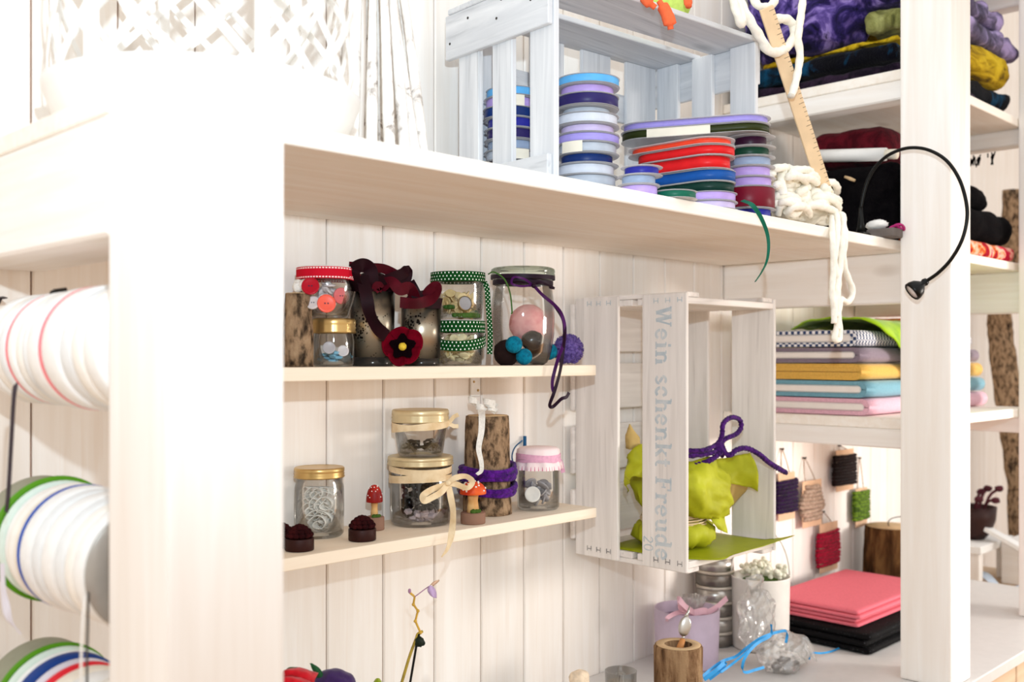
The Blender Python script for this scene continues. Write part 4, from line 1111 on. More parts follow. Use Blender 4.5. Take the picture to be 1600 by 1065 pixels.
write(sl[0], '20', R2, V(X0, 1.474, -0.425)-Vector((0.00004, 0, 0)), Vector((0, 0, -1)), Vector((0, -1, 0)), 0.038*S, M['stamp'], 'lettering')

# ------------------------------------------------------------------ lime paper bundle in the hanging crate
M['lime'] = plain('lime_tissue', (182, 186, 40), 0.55, scale=16, var=0.06, c2=(156, 158, 24))
M['limed'] = plain('lime_card', (152, 160, 18), 0.5, var=0.04)
M['kraft'] = plain('tan_tissue', (196, 168, 104), 0.7, scale=20, var=0.08)
M['yarnp'] = blotch('purple_yarn', [(0.35, (40, 16, 66)), (0.62, (78, 34, 112))], 140, 0.98, 0.4, 0.7)
fl_h = 0.140-L2+0.0185+0.0006
c = V(2.17, 1.43, fl_h)
m = MB(); zc = fl_h*S+CH+0.0006
def q(x, y, dz=0.0): return Vector((x*S, y*S, zc+dz))
m.sheet([[q(1.960, 1.60), q(2.08, 1.62), q(2.22, 1.60), q(2.325, 1.56)], [q(1.960, 1.50), q(2.09, 1.50), q(2.24, 1.46), q(2.313, 1.365, .002)], [q(1.965, 1.40), q(2.07, 1.37), q(2.24, 1.345), q(2.40, 1.332, .005)], [q(2.0, 1.33), q(2.03, 1.31), q(2.1, 1.325), q(2.23, 1.328)]], 4, 4, 0.0010)
tag(m.build('paper_sheet', M['limed']), 'flat lime green paper lying on the floor of the hanging crate', 'paper')
bd = thing('gift_bundle', 'bundle wrapped in crumpled lime tissue paper in the hanging crate', 'bundle', V(2.13, 1.47, fl_h+0.004))
def g3(rows): return [[at(a, b, Y=y) for a, b, y in r] for r in rows]
# rounded pack at the bottom
cc = V(2.10, 1.50, fl_h); cc.z += 0.003
m = MB(); rr = 0.088*S
m.lathe([(0, 0), (rr*0.9, 0.001), (rr*1.12, 0.014), (rr*1.05, 0.034), (rr*0.78, 0.046), (rr*0.80, 0.050), (rr*1.0, 0.075), (rr*1.2, 0.105), (rr*1.1, 0.118), (0, 0.10)], 64, Matrix.Translation(cc), lambda a, z: 0.12-0.45*abs(noise.noise(Vector((math.cos(a)*2.5, math.sin(a)*2.5, z*28))))+0.03*math.sin(a*11+z*50))
m.build('wrapped_pack', M['lime'], bd)
m = MB(); m.sheet(g3([[(1060, 716, 1.44), (1085, 718, 1.42), (1110, 716, 1.41), (1142, 746, 1.40)], [(1058, 745, 1.43), (1085, 750, 1.40), (1112, 752, 1.39), (1142, 765, 1.39)], [(1060, 775, 1.43), (1090, 778, 1.39), (1115, 785, 1.385), (1142, 790, 1.40)], [(1070, 800, 1.44), (1090, 806, 1.41), (1110, 808, 1.40), (1126, 808, 1.41)]]), 6, 6, 0.0007, 0.010, 32, 3, True); m.build('tissue_flap', M['lime'], bd)
m = MB(); m.sheet(g3([[(1085, 730, 1.47), (1120, 718, 1.45), (1150, 712, 1.42), (1172, 708, 1.40)], [(1090, 745, 1.46), (1125, 738, 1.43), (1160, 738, 1.40), (1184, 735, 1.37)], [(1100, 758, 1.46), (1135, 755, 1.42), (1165, 760, 1.40), (1184, 767, 1.38)]]), 6, 6, 0.0007, 0.006, 28, 7, True); m.build('tissue_flap', M['lime'], bd)
m = MB(); m.sheet(g3([[(1138, 753, 1.43), (1155, 756, 1.43), (1172, 762, 1.43)], [(1136, 775, 1.43), (1147, 775, 1.44), (1160, 772, 1.44)], [(1130, 805, 1.44), (1136, 800, 1.45), (1142, 792, 1.45)]]), 5, 5, 0.0007, 0.001, 30, 1); m.build('tissue_lining', M['kraft'], bd)
m = MB(); m.sheet(g3([[(980, 668, 1.56), (984, 662, 1.55), (992, 675, 1.54), (1002, 695, 1.53)], [(980, 700, 1.56), (985, 702, 1.54), (995, 700, 1.53), (1008, 705, 1.52)]]), 6, 6, 0.0007, 0.005, 28, 9, True); m.build('tissue_lining', M['kraft'], bd)
m = MB(); m.sheet(g3([[(981, 720, 1.55), (985, 705, 1.53), (1005, 692, 1.52), (1030, 700, 1.52)], [(980, 745, 1.54), (985, 735, 1.52), (1005, 728, 1.50), (1030, 730, 1.50)], [(981, 770, 1.55), (985, 748, 1.51), (1003, 746, 1.50), (1030, 756, 1.50)]]), 6, 6, 0.0007, 0.009, 30, 4, True); m.build('tissue_flap', M['lime'], bd)
m = MB(); m.sheet(g3([[(1110, 808, 1.405), (1122, 806, 1.40), (1132, 804, 1.41)], [(1116, 818, 1.395), (1126, 818, 1.39), (1133, 814, 1.40)], [(1122, 826, 1.395), (1130, 830, 1.39), (1137, 833, 1.395)]]), 5, 5, 0.0007, 0.002, 40, 2); m.build('tissue_flap', M['lime'], bd)
m = MB()
for i in range(5):
    zz = cc.z+0.041+i*0.0028
    pts = [Vector((cc.x+rr*(0.93+0.03*math.sin(3*a+i))*math.cos(a), cc.y+rr*(0.93+.03*math.sin(3*a+i))*math.sin(a), zz+0.002*math.sin(a+i))) for a in [2*PI*j/32 for j in range(32)]]
    m.tube(pts, 0.0017, 5, True)
m.build('raffia_tie', M['raffia'], bd)
yt = thing('yarn_bow', 'thick purple yarn tied in a bow over the lime paper bundle', 'yarn', at(1126, 725, Y=1.42))
def yn(nm, pts, r=0.0042):
    m = MB(); m.tube(catmull([at(a, b, Y=y) for a, b, y in pts], 8), r, 8, False, 0.22, 900); m.build(nm, M['yarnp'], yt)
yn('strand', [(1040, 704, 1.45), (1075, 704, 1.42), (1100, 703, 1.40), (1120, 694, 1.40), (1128, 680, 1.39), (1130, 662, 1.39), (1142, 652, 1.39), (1155, 655, 1.39), (1158, 667, 1.39), (1150, 678, 1.39), (1134, 685, 1.395), (1124, 695, 1.40)])
yn('strand', [(1040, 711, 1.45), (1075, 712, 1.42), (1105, 709, 1.40), (1122, 705, 1.395), (1130, 712, 1.39)])
yn('strand', [(1080, 727, 1.43), (1105, 721, 1.40), (1122, 710, 1.39), (1132, 700, 1.385)], 0.0045)
yn('tail', [(1126, 702, 1.39), (1140, 711, 1.375), (1150, 703, 1.37), (1166, 700, 1.36), (1184, 708, 1.345), (1200, 721, 1.335), (1215, 731, 1.33), (1228, 738, 1.33)], 0.0046)
m = MB(); m.ball(at(1124, 700, Y=1.395), (0.011, 0.009, 0.012), 3, 0.25, 3); m.build('knot', M['yarnp'], yt)

# ------------------------------------------------------------------ ribbon spools
RC = {'sky': (96, 178, 236), 'lilac': (186, 160, 226), 'indigo': (44, 36, 96), 'grey': (186, 194, 206), 'pale': (212, 218, 230), 'mauve': (206, 192, 232), 'peri': (164, 152, 226), 'navy': (22, 50, 112), 'royal': (40, 44, 150), 'steel': (150, 168, 196), 'olive': (44, 52, 18), 'coral': (240, 72, 44), 'red': (222, 30, 34), 'blue': (20, 82, 160), 'bottle': (8, 50, 42), 'plum': (52, 14, 44), 'green': (10, 62, 44), 'wine': (112, 12, 36), 'emerald': (16, 100, 78), 'clear': (214, 214, 214)}
for k_, v_ in RC.items(): M['r_'+k_] = plain('ribbon_'+k_, v_, 0.38, scale=50, var=0.06)
CN = {'sky': 'sky blue', 'indigo': 'dark violet', 'pale': 'pale silver', 'mauve': 'pale lilac', 'peri': 'periwinkle', 'navy': 'navy blue', 'royal': 'royal blue', 'steel': 'greyish blue', 'olive': 'dark olive', 'coral': 'coral red', 'bottle': 'black green', 'plum': 'dark plum', 'green': 'dark green', 'wine': 'wine red velvet', 'emerald': 'sea green'}
SPH = {}
def spool(p, r, w, colr, lab, grp, rib=0.86, tilt=None, flr=None, label_at=None):
    """flanged clear reel; p = centre of its underside"""
    t = thing('ribbon_spool', lab, 'ribbon spool', p, 0, grp)
    fr = 1.0
    key = (round(r, 3),)
    ft = 0.0011
    def disc(z):
        m = MB(); m.lathe([(r*0.16, z), (r*0.98, z), (r, z+ft*0.4), (r, z+ft*0.7), (r*0.98, z+ft), (r*0.16, z+ft), (r*0.16, z)], 40); return m.build('flange', M['plastic'], t, local=True)
    disc(0); disc(ft+w+0.0002)
    m = MB(); m.lathe([(r*0.2, ft+0.0002), (r*rib-0.0004, ft+0.0002), (r*rib, ft+0.0006), (r*rib, ft+w-0.0006), (r*rib-0.0004, ft+w-0.0002), (r*0.2, ft+w-0.0002), (r*0.2, ft+0.0002)], 48); m.build('ribbon', M['r_'+colr], t, local=True)
    if label_at is not None:
        m = MB(); a0 = label_at
        pts = [Vector((r*1.008*math.cos(a0+i*0.09), r*1.008*math.sin(a0+i*0.09), ft+w*0.5)) for i in range(9)]
        m.strip(pts, w*1.25, Vector((0, 0, 1)), 0.0005); m.build('price_tag', M['paper'], t, local=True)
    if tilt: t.rotation_euler = tilt
    return 2*ft+w+0.0004
zc0 = SH[1][1]*S+CH+0.0006
zf = zb*S+CH+0.0235*S        # floor boards of the lying crate
GA = 'ribbon spools piled on the big shelf board'
def stack(x, y, z0, r, seq, where, jit=0.003, rnd=None):
    rnd = rnd or random.Random(x*100)
    z = z0
    n = len(seq)
    for i, it in enumerate(seq):
        colr, w = it[0], it[1]; rib = it[2] if len(it) > 2 else 0.88; la = it[3] if len(it) > 3 else None
        rr = r*(it[4] if len(it) > 4 else 1)
        p = Vector((x*S+rnd.uniform(-jit, jit), y*S+rnd.uniform(-jit, jit), z))
        above = ('on top' if i == n-1 and n > 1 else 'at the bottom' if i == 0 else 'between %s and %s' % (CN.get(seq[i-1][0], seq[i-1][0]), CN.get(seq[i+1][0], seq[i+1][0])))
        lab = '%s ribbon spool %s, %s' % (CN.get(colr, colr), above, where)
        z += spool(p, rr, w, colr, lab, GA, rib, None, None, la)
    return z
CAMA = math.atan2(-SS, -SC)      # direction back to the lens
r = 0.0675*S*1.0
sA = [('steel', .0135), ('grey', .0135), ('pale', .0135), ('navy', .0125, .80), ('grey', .0125, .9, CAMA-0.95), ('peri', .0105, .97), ('mauve', .0105, .82), ('pale', .0125, .94), ('grey', .0085, .74), ('indigo', .0145, .97), ('lilac', .0115, .82), ('sky', .0105, .97)]
stack(1.634, 1.392, zf, r, sA, 'tall stack inside crate')
sA2 = [('mauve', .013), ('indigo', .012, .9, CAMA-0.3), ('peri', .012), ('plum', .012, .9), ('grey', .012, .9, CAMA), ('steel', .0125), ('indigo', .014), ('royal', .013), ('navy', .013, .95), ('lilac', .013, .9, CAMA-0.2), ('sky', .0105, .97)]
stack(1.548, 1.534, zf, 0.0585*S, sA2, 'rear stack behind crate slats')
r = 0.041*S
stack(1.567, 1.20, zc0, r, [('lilac', .0125, .86), ('steel', .0105, .78), ('royal', .0095, .80)], 'short stack at shelf edge')
# leaning red and green stack and the stack behind it
zright = stack(1.985, 1.212, zc0, 0.056*S, [('royal', .0115, .78), ('wine', .030, 1.0), ('lilac', .0125, .80), ('lilac', .0135, .80), ('steel', .0125, .80), ('green', .0125, .74), ('plum', .0145, .62)], 'right stack beside the wool', 0.001)
zpile = stack(1.815, 1.208, zc0, 0.060*S, [('mauve', .0090, .90), ('lilac', .0105, .93)], 'under the red spools', 0.001)
stack(1.640, 1.170, zc0-0.0, 0.044*S, [('emerald', .0085, .93)], 'left of the red spools', 0)
def stadium(r, L, inset, n=16):
    """outline of an oblong reel: two half circles a distance L apart along local Y"""
    q = r-inset; out = []
    for i in range(n+1): a_ = PI+PI*i/n; out.append((q*math.cos(a_), q*math.sin(a_)))
    for i in range(n+1): a_ = PI*i/n; out.append((q*math.cos(a_), L+q*math.sin(a_)))
    return out
def oblong(p0, p1, r, w, colr, rib, lab, tag_at=None):
    """flat oblong reel lying level, from the near centre p0 to the far centre p1"""
    d = p1-p0; L = Vector((d.x, d.y, 0)).length; rz = math.atan2(d.y, d.x)-PI/2
    t = thing('ribbon_spool', lab, 'ribbon spool', p0, rz, GA)
    ft = 0.0011
    for z in (0, ft+w+0.0002):
        m = MB(); m.prism([(x, y, z) for x, y in stadium(r, L, 0)], (0, 0, ft), True); m.build('flange', M['plastic'], t, local=True)
    m = MB(); m.prism([(x, y, ft+0.0002) for x, y in stadium(r, L, r*(1-rib))], (0, 0, w-0.0004), True); m.build('ribbon', M['r_'+colr], t, local=True)
    if tag_at:
        o = stadium(r, L, r*(1-rib)-0.0008)[::-1]
        m = MB(); x_ = -r*rib-0.0008; y0, y1 = tag_at[0]*L, tag_at[1]*L
        m.strip([(x_, y0+(y1-y0)*i/6, ft+w*0.5) for i in range(7)], w*1.2, Vector((0, 0, 1)), 0.0005); m.build('price_tag', M['paper'], t, local=True)
    return 2*ft+w+0.0005
z = zpile+0.0002
for colr, w, rib, r_, dx, dy, L_, lab in (
    ('bottle', .0130, .95, .055, 0, 0, .110, 'black green oblong ribbon reel right under the blue one'),
    ('blue', .0145, .985, .055, .002, 0, .110, 'blue oblong ribbon reel under the three red ones'),
    ('red', .0170, .86, .055, -.006, 0, .105, 'broad red oblong ribbon reel, lowest of the three red ones'),
    ('red', .0120, .97, .056, -.002, 0, .115, 'red oblong ribbon reel, middle one of the three red ones'),
    ('coral', .0080, .84, .058, -.006, 0, .135, 'coral red narrow oblong ribbon reel, top one of the three red ones')):
    a_ = V(1.824+dx, 1.213+dy, 0); b_ = V(1.824+dx-.004, 1.213+dy+L_, 0); a_.z = b_.z = z
    z += oblong(a_, b_, r_*S, w, colr, rib, lab)
z = max(z, zright)+0.0004
for colr, w, rib, r_, lab, tg in (('olive', .0115, .96, .059, 'dark olive long ribbon reel lying over the red reels', (.30, .95)), ('peri', .0095, .88, .060, 'long periwinkle ribbon reel on top of all the spools', None)):
    a_ = V(1.962, 1.215, 0); b_ = V(1.868, 1.41, 0); a_.z = b_.z = z
    z += oblong(a_, b_, r_*S, w, colr, rib, lab, tg)
# green ribbon end hanging over the board edge
m = MB(); P = catmull([at(a, b, Y=y) for a, b, y in ((1160, 313, 1.15), (1175, 320, 1.125), (1188, 338, 1.118), (1198, 362, 1.115), (1201, 385, 1.115), (1198, 408, 1.117), (1190, 425, 1.119), (1180, 440, 1.12))], 10)
m.strip(P, [0.0075*(1-0.7*i/(len(P)-1)) if i < 200 else 0 for i in range(len(P))], [Vector((math.cos(0.6+1.2*i/len(P)), -math.sin(0.6+1.2*i/len(P)), 0.25)) for i in range(len(P))], 0.0007)
tag(m.build('ribbon_end', M['r_emerald']), 'thin green ribbon end curling down over the edge of the big shelf board', 'ribbon')

# ------------------------------------------------------------------ on top of the lying crate
ct = (zb+H1c)*S+CH+0.0006
M['cord'] = plain('white_roving', (244, 240, 228), 0.95, scale=120, bump=0.5, var=0.05)
M['limeb'] = plain('lime_plush', (196, 222, 110), 0.95, scale=150, bump=0.4, var=0.06)
M['orange'] = plain('orange_felt', (240, 108, 66), 0.95, scale=150, bump=0.3, var=0.06)
M['rule'] = plain('ruler_wood', (232, 204, 166), 0.6, scale=30, var=0.05)
c = at(1045, -22, Y=1.36); cz = ct+0.034
ty = thing('plush_bird', 'round lime green plush toy with orange feet sitting on the lying crate', 'toy', Vector((c.x, c.y, ct)))
m = MB(); m.ball(Vector((c.x, c.y, ct+0.040)), (0.036, 0.036, 0.040), 4, 0.02, 4); m.build('body', M['limeb'], ty)
for pts, rr_ in (([(1030, 2, 1.31), (1040, 18, 1.298), (1046, 34, 1.29), (1048, 46, 1.29)], [0.006, 0.012, 0.013, 0.006]), ([(1004, -8, 1.33), (1012, 2, 1.315), (1024, 12, 1.305)], [0.007, 0.011, 0.006]), ([(1074, -12, 1.33), (1075, 2, 1.32), (1076, 10, 1.315)], [0.008, 0.009, 0.007])):
    P = [at(a, b, Y=y-0.048) for a, b, y in pts]
    P2_ = catmull(P, 6); n_ = len(P2_)
    m = MB(); m.tube(P2_, [max(0.003, rr_[min(len(rr_)-1, int(i/(n_-1)*(len(rr_)-1)+.5))]*0.72) for i in range(n_)], 10); m.build('foot', M['orange'], ty)
# ruler leaning against the crate
tr_ = thing('wooden_ruler', 'long wooden ruler leaning from the shelf board against the crate', 'ruler', at(1278, 300, Y=1.20))
a_, b_ = at(1197, 12, Y=1.215), at(1291, 304, Y=1.20)
dr = (b_-a_); q_ = dr.normalized(); sd = Vector((0.75, -0.66, 0)); sd = (sd-q_*sd.dot(q_)).normalized(); nn = q_.cross(sd)
m = MB(); m.box((a_+b_)/2, (0.0225, 0.006, dr.length), Matrix((sd, nn, q_)).transposed(), 0.0008); m.build('blade', M['rule'], tr_)
m = MB()
for i in range(40):
    L_ = 0.009 if i % 5 == 0 else 0.005
    m.box(a_+dr*(0.02+0.024*i)+sd*(0.0112-L_/2)-nn*0.0031*(1 if nn.dot(Vector((SC, SS, 0))) > 0 else -1), (L_, 0.0003, 0.0006), Matrix((sd, nn, q_)).transposed(), 0)
g_ = m.build('graduation', M['nail'], tr_)
# white roving looped over the crate end
cd = thing('cord_coil', 'thick white wool cord looped over the right end of the lying crate', 'cord', at(1180, 20, Y=1.25))
def cordp(nm, pts, r=0.0074, par=None, n=8):
    m = MB(); m.tube(catmull([at(a, b, Y=y) for a, b, y in pts], n), r, 10, False, 0.10, 250); return m.build(nm, M['cord'], par or cd)
cordp('loop', [(1150, -10, 1.24), (1162, 15, 1.225), (1176, 40, 1.215), (1190, 62, 1.21), (1197, 75, 1.207), (1210, 82, 1.205), (1228, 75, 1.205), (1240, 58, 1.205), (1240, 40, 1.21), (1228, 30, 1.215), (1212, 30, 1.22), (1205, 36, 1.225)])
cordp('loop', [(1143, -8, 1.235), (1150, 15, 1.225), (1156, 34, 1.22), (1160, 36, 1.22), (1158, 20, 1.225), (1152, -6, 1.235)], 0.0066)
cordp('loop', [(1176, -5, 1.25), (1185, 9, 1.235), (1200, 11, 1.23), (1210, 2, 1.235), (1212, -8, 1.245)], 0.0066)
cordp('tail', [(1255, -8, 1.20), (1252, 20, 1.195), (1247, 60, 1.19), (1250, 85, 1.188), (1246, 115, 1.186), (1240, 140, 1.184), (1236, 150, 1.184)], 0.0062)
# pile of the same roving on the board
yp = thing('yarn_pile', 'heap of thick white wool roving at the right end of the big shelf board', 'yarn', at(1262, 345, Y=1.21))
rnd = random.Random(17)
c = at(1258, 305, Y=1.215)
def pt_pile(px, py, dy): return at(px, py, Y=1.20+dy)
for i in range(46):
    cx, cy = rnd.uniform(1212, 1300), 0
    top = 262 if cx < 1270 else 285
    cy = rnd.uniform(top+6, 336)
    rx, ry = rnd.uniform(10, 24), rnd.uniform(5, 13); a0 = rnd.uniform(0, 6.3); dy = rnd.uniform(-0.03, 0.03); tw_ = rnd.uniform(-.5, .5)
    pts = []
    for j in range(8):
        a = a0+j*0.75
        x_ = cx+rx*math.cos(a)*math.cos(tw_)-ry*math.sin(a)*math.sin(tw_); y_ = cy+rx*math.cos(a)*math.sin(tw_)+ry*math.sin(a)
        x_ = min(1310, max(1203, x_)); y_ = max(top, min(330+0.193*(x_-1200), y_))
        pts.append((x_, y_, 1.205+dy+0.03*math.sin(a)))
    P = catmull([at(*p_[:2], Y=p_[2]) for p_ in pts], 6)
    P = [Vector((p_.x, p_.y, max(p_.z, zc0+0.0076))) for p_ in P]
    m = MB(); m.tube(P, 0.0064, 8, False, 0.10, 250); m.build('strand', M['cord'], yp)
m = MB(); m.soft(at(1252, 315, Y=1.225)*1.0+Vector((0, 0, -0.004)), (0.115, 0.07, 0.062), 0.028, 10, 0.008, 40, 3, zmin=zc0)
bpy.context.view_layer.update()
co_ = m.build('core', M['cord'], yp)
cordp('strand', [(1215, 334, 1.19), (1222, 319, 1.17), (1240, 312, 1.165), (1250, 324, 1.165), (1240, 335, 1.17), (1228, 328, 1.17)], 0.0062, yp)
cordp('strand', [(1222, 268, 1.19), (1221, 285, 1.175), (1224, 305, 1.17)], 0.0068, yp)
tp = [[(1296, 334, 1.17), (1308, 338, 1.148), (1308, 372, 1.130), (1304, 410, 1.13), (1310, 440, 1.128), (1308, 475, 1.128), (1311, 500, 1.128), (1312, 528, 1.128), (1304, 528, 1.128), (1308, 508, 1.13)],
      [(1310, 334, 1.165), (1318, 340, 1.148), (1316, 378, 1.129), (1313, 415, 1.128), (1308, 450, 1.126), (1304, 480, 1.126), (1303, 505, 1.126)],
      [(1314, 338, 1.158), (1321, 366, 1.130), (1318, 400, 1.13), (1322, 425, 1.13), (1330, 445, 1.13), (1332, 460, 1.13), (1324, 472, 1.128), (1314, 468, 1.127), (1310, 490, 1.127), (1309, 515, 1.127)],
      [(1299, 338, 1.155), (1301, 376, 1.129), (1302, 420, 1.128), (1300, 460, 1.128), (1306, 495, 1.127)]]
for p_ in tp: cordp('tail', p_, 0.0050, yp)
# ------------------------------------------------------------------ fabric bolts
def fabmat(name, c, c2=None, sc=300):
    return plain(name, c, 0.95, scale=sc, var=0.08, c2=c2, bump=0.25, sheen=0.2)
M['f_pink'] = fabmat('pink_cotton', (226, 178, 194))
M['f_blue'] = fabmat('teal_blue_cotton', (116, 166, 184))
M['f_must'] = fabmat('mustard_knit', (222, 176, 84)); M['f_mauve'] = fabmat('mauve_grey_cotton', (134, 120, 134))
M['f_navy'] = woven('navy_white_print', (232, 232, 234), (56, 74, 112), 18, 150, 'chev')
M['f_stripe'] = woven('navy_white_stripe', (228, 228, 232), (56, 74, 112), 42, 90, 'x')
M['f_green'] = fabmat('lime_jersey', (158, 196, 22), (126, 168, 10), 30); M['f_orange'] = blotch('orange_print', [(0.4, (214, 96, 40)), (0.5, (236, 150, 60)), (0.6, (120, 60, 40))], 60, 0.9, 0.4, 0.2)
M['core'] = plain('white_bolt_board', (238, 232, 226), 0.8, var=0.02)
BX0, BX1 = 2.705, 3.60
def rrect(y0, y1, z0, z1, r, n=6):
    out = []
    for cy, cz, a0 in ((y1-r, z1-r, 0), (y0+r, z1-r, 90), (y0+r, z0+r, 180), (y1-r, z0+r, 270)):
        for i in range(n+1):
            a = math.radians(a0+90*i/n); out.append((cy+r*math.cos(a), cz+r*math.sin(a)))
    return out
def bolt(y0, y1, hb, ht, mat, lab, core=True, x1=BX1, cy=(0.022, 0.024)):
    z0, z1 = hb*S+CH+0.0018, ht*S+CH-0.0006
    t = thing('fabric_bolt', lab, 'fabric bolt', V((BX0+x1)/2, (y0+y1)/2, hb), 0, 'fabric bolts stacked on the middle shelf')
    m = MB(); y0m, y1m = y0*S, y1*S; rr = (z1-z0)*0.48
    n_lay = 3 if core else 2
    th_ = (z1-z0)*0.24
    for k in range(n_lay if not core else 1):
        o = rrect(y0m, y1m, z0, z1, rr)
        i_ = rrect(y0m+th_*1.4, y1m-th_*1.4, z0+th_, z1-th_, rr-th_*0.8 if rr-th_*.8 > 0.001 else 0.001)
        xa, xb = BX0*S, x1*S
        L = 12
        rows = []
        for li in range(L+1):
            x = xa+(xb-xa)*li/L
            rows.append([m.bm.verts.new((x, a, b+0.0010*noise.noise(Vector((x*14, a*20, b*30))))) for a, b in o])
        for li in range(L):
            for j in range(len(o)):
                j2 = (j+1) % len(o); m.face([rows[li][j], rows[li][j2], rows[li+1][j2], rows[li+1][j]])
        for end, x in ((0, xa), (L, xb)):
            inn = [m.bm.verts.new((x, a, b)) for a, b in i_]; deep = [m.bm.verts.new((x+(0.03 if end == 0 else -0.03), a, b)) for a, b in i_]
            for j in range(len(o)):
                j2 = (j+1) % len(o); m.face([rows[end][j], rows[end][j2], inn[j2], inn[j]], smooth=False); m.face([inn[j], inn[j2], deep[j2], deep[j]])
            m.face(deep)
        if not core:
            m.slab(xa-0.0005, xa+0.04, y0m+th_*1.2, y1m-th_*2.4, z0+th_*0.95, z0+th_*2.0, bev=0.001)
            m.slab(xa-0.0005, xa+0.04, y0m+th_*1.2, y1m-th_*2.4, z0+th_*2.1, z1-th_*0.95, bev=0.001)
        break
    m.build('fabric', mat, t)
    if core:
        m = MB(); m.slab(BX0*S+0.0006, x1*S-0.002, y0m+th_*1.4+0.001, y1m-th_*1.4-0.001, z0+th_+0.0006, z1-th_-0.0006, bev=0.003); m.build('core_board', M['core'], t)
    return t
hs = [-0.1655, -0.1165, -0.0665, -0.0175, 0.0285, 0.079]
bolt(1.272, 1.60, hs[0], hs[1], M['f_pink'], 'pink fabric bolt, lowest of the stack on the middle shelf')
bolt(1.280, 1.61, hs[1], hs[2], M['f_blue'], 'teal blue fabric bolt with white board, second from the bottom')
bolt(1.295, 1.62, hs[2], hs[3], M['f_must'], 'mustard yellow ribbed fabric bolt in the middle of the stack', False, 3.62)
bolt(1.300, 1.62, hs[3], hs[4], M['f_mauve'], 'mauve grey fabric bolt with white board, above the mustard one')
bolt(1.310, 1.62, hs[4], hs[5], M['f_navy'], 'navy and white patterned fabric bolt, top of the stack', True, 3.56)
# lime jersey thrown over the stack
t = thing('lime_cloth', 'bright lime green cloth thrown over the top of the fabric bolts', 'cloth', V(3.0, 1.4, hs[5]))
m = MB(); z_ = lambda d: hs[5]+0.006+d
m.sheet([[V(2.86, 1.60, z_(0.004)), V(3.0, 1.61, z_(0.006)), V(3.2, 1.61, z_(0.006)), V(3.4, 1.60, z_(0.004))],
         [V(2.80, 1.50, z_(0.026)), V(3.0, 1.51, z_(0.036)), V(3.2, 1.52, z_(0.026)), V(3.42, 1.52, z_(0.01))],
         [V(2.78, 1.39, z_(0.030)), V(2.98, 1.40, z_(0.020)), V(3.2, 1.41, z_(0.030)), V(3.42, 1.41, z_(0.012))],
         [V(2.80, 1.310, z_(0.016)), V(2.98, 1.315, z_(0.014)), V(3.2, 1.318, z_(0.016)), V(3.42, 1.318, z_(0.010))],
         [V(2.85, 1.272, z_(-0.032)), V(3.0, 1.270, z_(-0.03)), V(3.2, 1.275, z_(-0.03)), V(3.40, 1.275, z_(-0.03))],
         [V(2.93, 1.255, z_(-0.09)), V(3.05, 1.250, z_(-0.10)), V(3.2, 1.258, z_(-0.09)), V(3.36, 1.26, z_(-0.08))],
         [V(3.00, 1.250, z_(-0.150)), V(3.08, 1.242, z_(-0.155)), V(3.2, 1.25, z_(-0.14)), V(3.30, 1.255, z_(-0.12))]], 5, 6, 0.003, 0.008, 14, 2)
m.build('cloth', M['f_green'], t)
m = MB(); m.soft(V(3.49, 1.545, hs[5]+0.030), (0.10, 0.13, 0.038), 0.016, 8, 0.003, 30, 4); tag(m.build('orange_cloth', M['f_orange']), 'folded orange printed cloth behind the lime green one', 'cloth')

# ------------------------------------------------------------------ felted scarves on the upper shelf
M['fe_navy'] = blotch('navy_teal_felt', [(0.40, (5, 6, 11)), (0.54, (8, 9, 18)), (0.60, (12, 66, 98)), (0.66, (8, 10, 20))], 7, 0.98, 0.8, 0.8, 0.2)
M['fe_dark'] = blotch('dark_plum_felt', [(0.4, (22, 16, 28)), (0.6, (48, 34, 52))], 30, 0.98, 0.8, 0.8, 0.2)
M['fe_must'] = blotch('mustard_felt', [(0.34, (92, 72, 14)), (0.46, (168, 138, 20)), (0.62, (206, 176, 40))], 22, 0.98, 1.5, 0.8, 0.1, (0.5, 1.6, 1.6))
M['fe_purp'] = blotch('purple_lilac_felt', [(0.36, (16, 16, 34)), (0.46, (46, 36, 92)), (0.54, (96, 78, 150)), (0.60, (150, 130, 200)), (0.68, (30, 28, 56))], 9, 0.98, 2.2, 0.8, 0.2)
M['fe_lil'] = blotch('grey_lilac_felt', [(0.34, (58, 54, 70)), (0.5, (108, 100, 134)), (0.62, (172, 156, 204))], 14, 0.98, 1.2, 0.8, 0.2)
M['fe_olive'] = blotch('olive_felt', [(0.36, (66, 68, 36)), (0.5, (122, 124, 70)), (0.66, (166, 170, 110))], 14, 0.98, 1.5, 0.8, 0.2)
M['fe_black'] = blotch('black_felt_cloth', [(0.4, (4, 3, 5)), (0.6, (11, 9, 11))], 30, 0.98, 0.8, 0.5, 0.0)
M['fe_wine'] = blotch('wine_felt', [(0.4, (58, 8, 18)), (0.6, (86, 16, 28))], 40, 0.98, 0.8, 0.6, 0.1)
M['floral'] = blotch('floral_print', [(0.40, (170, 16, 40)), (0.47, (206, 40, 70)), (0.52, (240, 190, 170)), (0.57, (220, 110, 40)), (0.62, (150, 20, 40))], 16, 0.85, 0.6, 0.1, 0)
GF = 'felted scarves piled on the upper shelf'
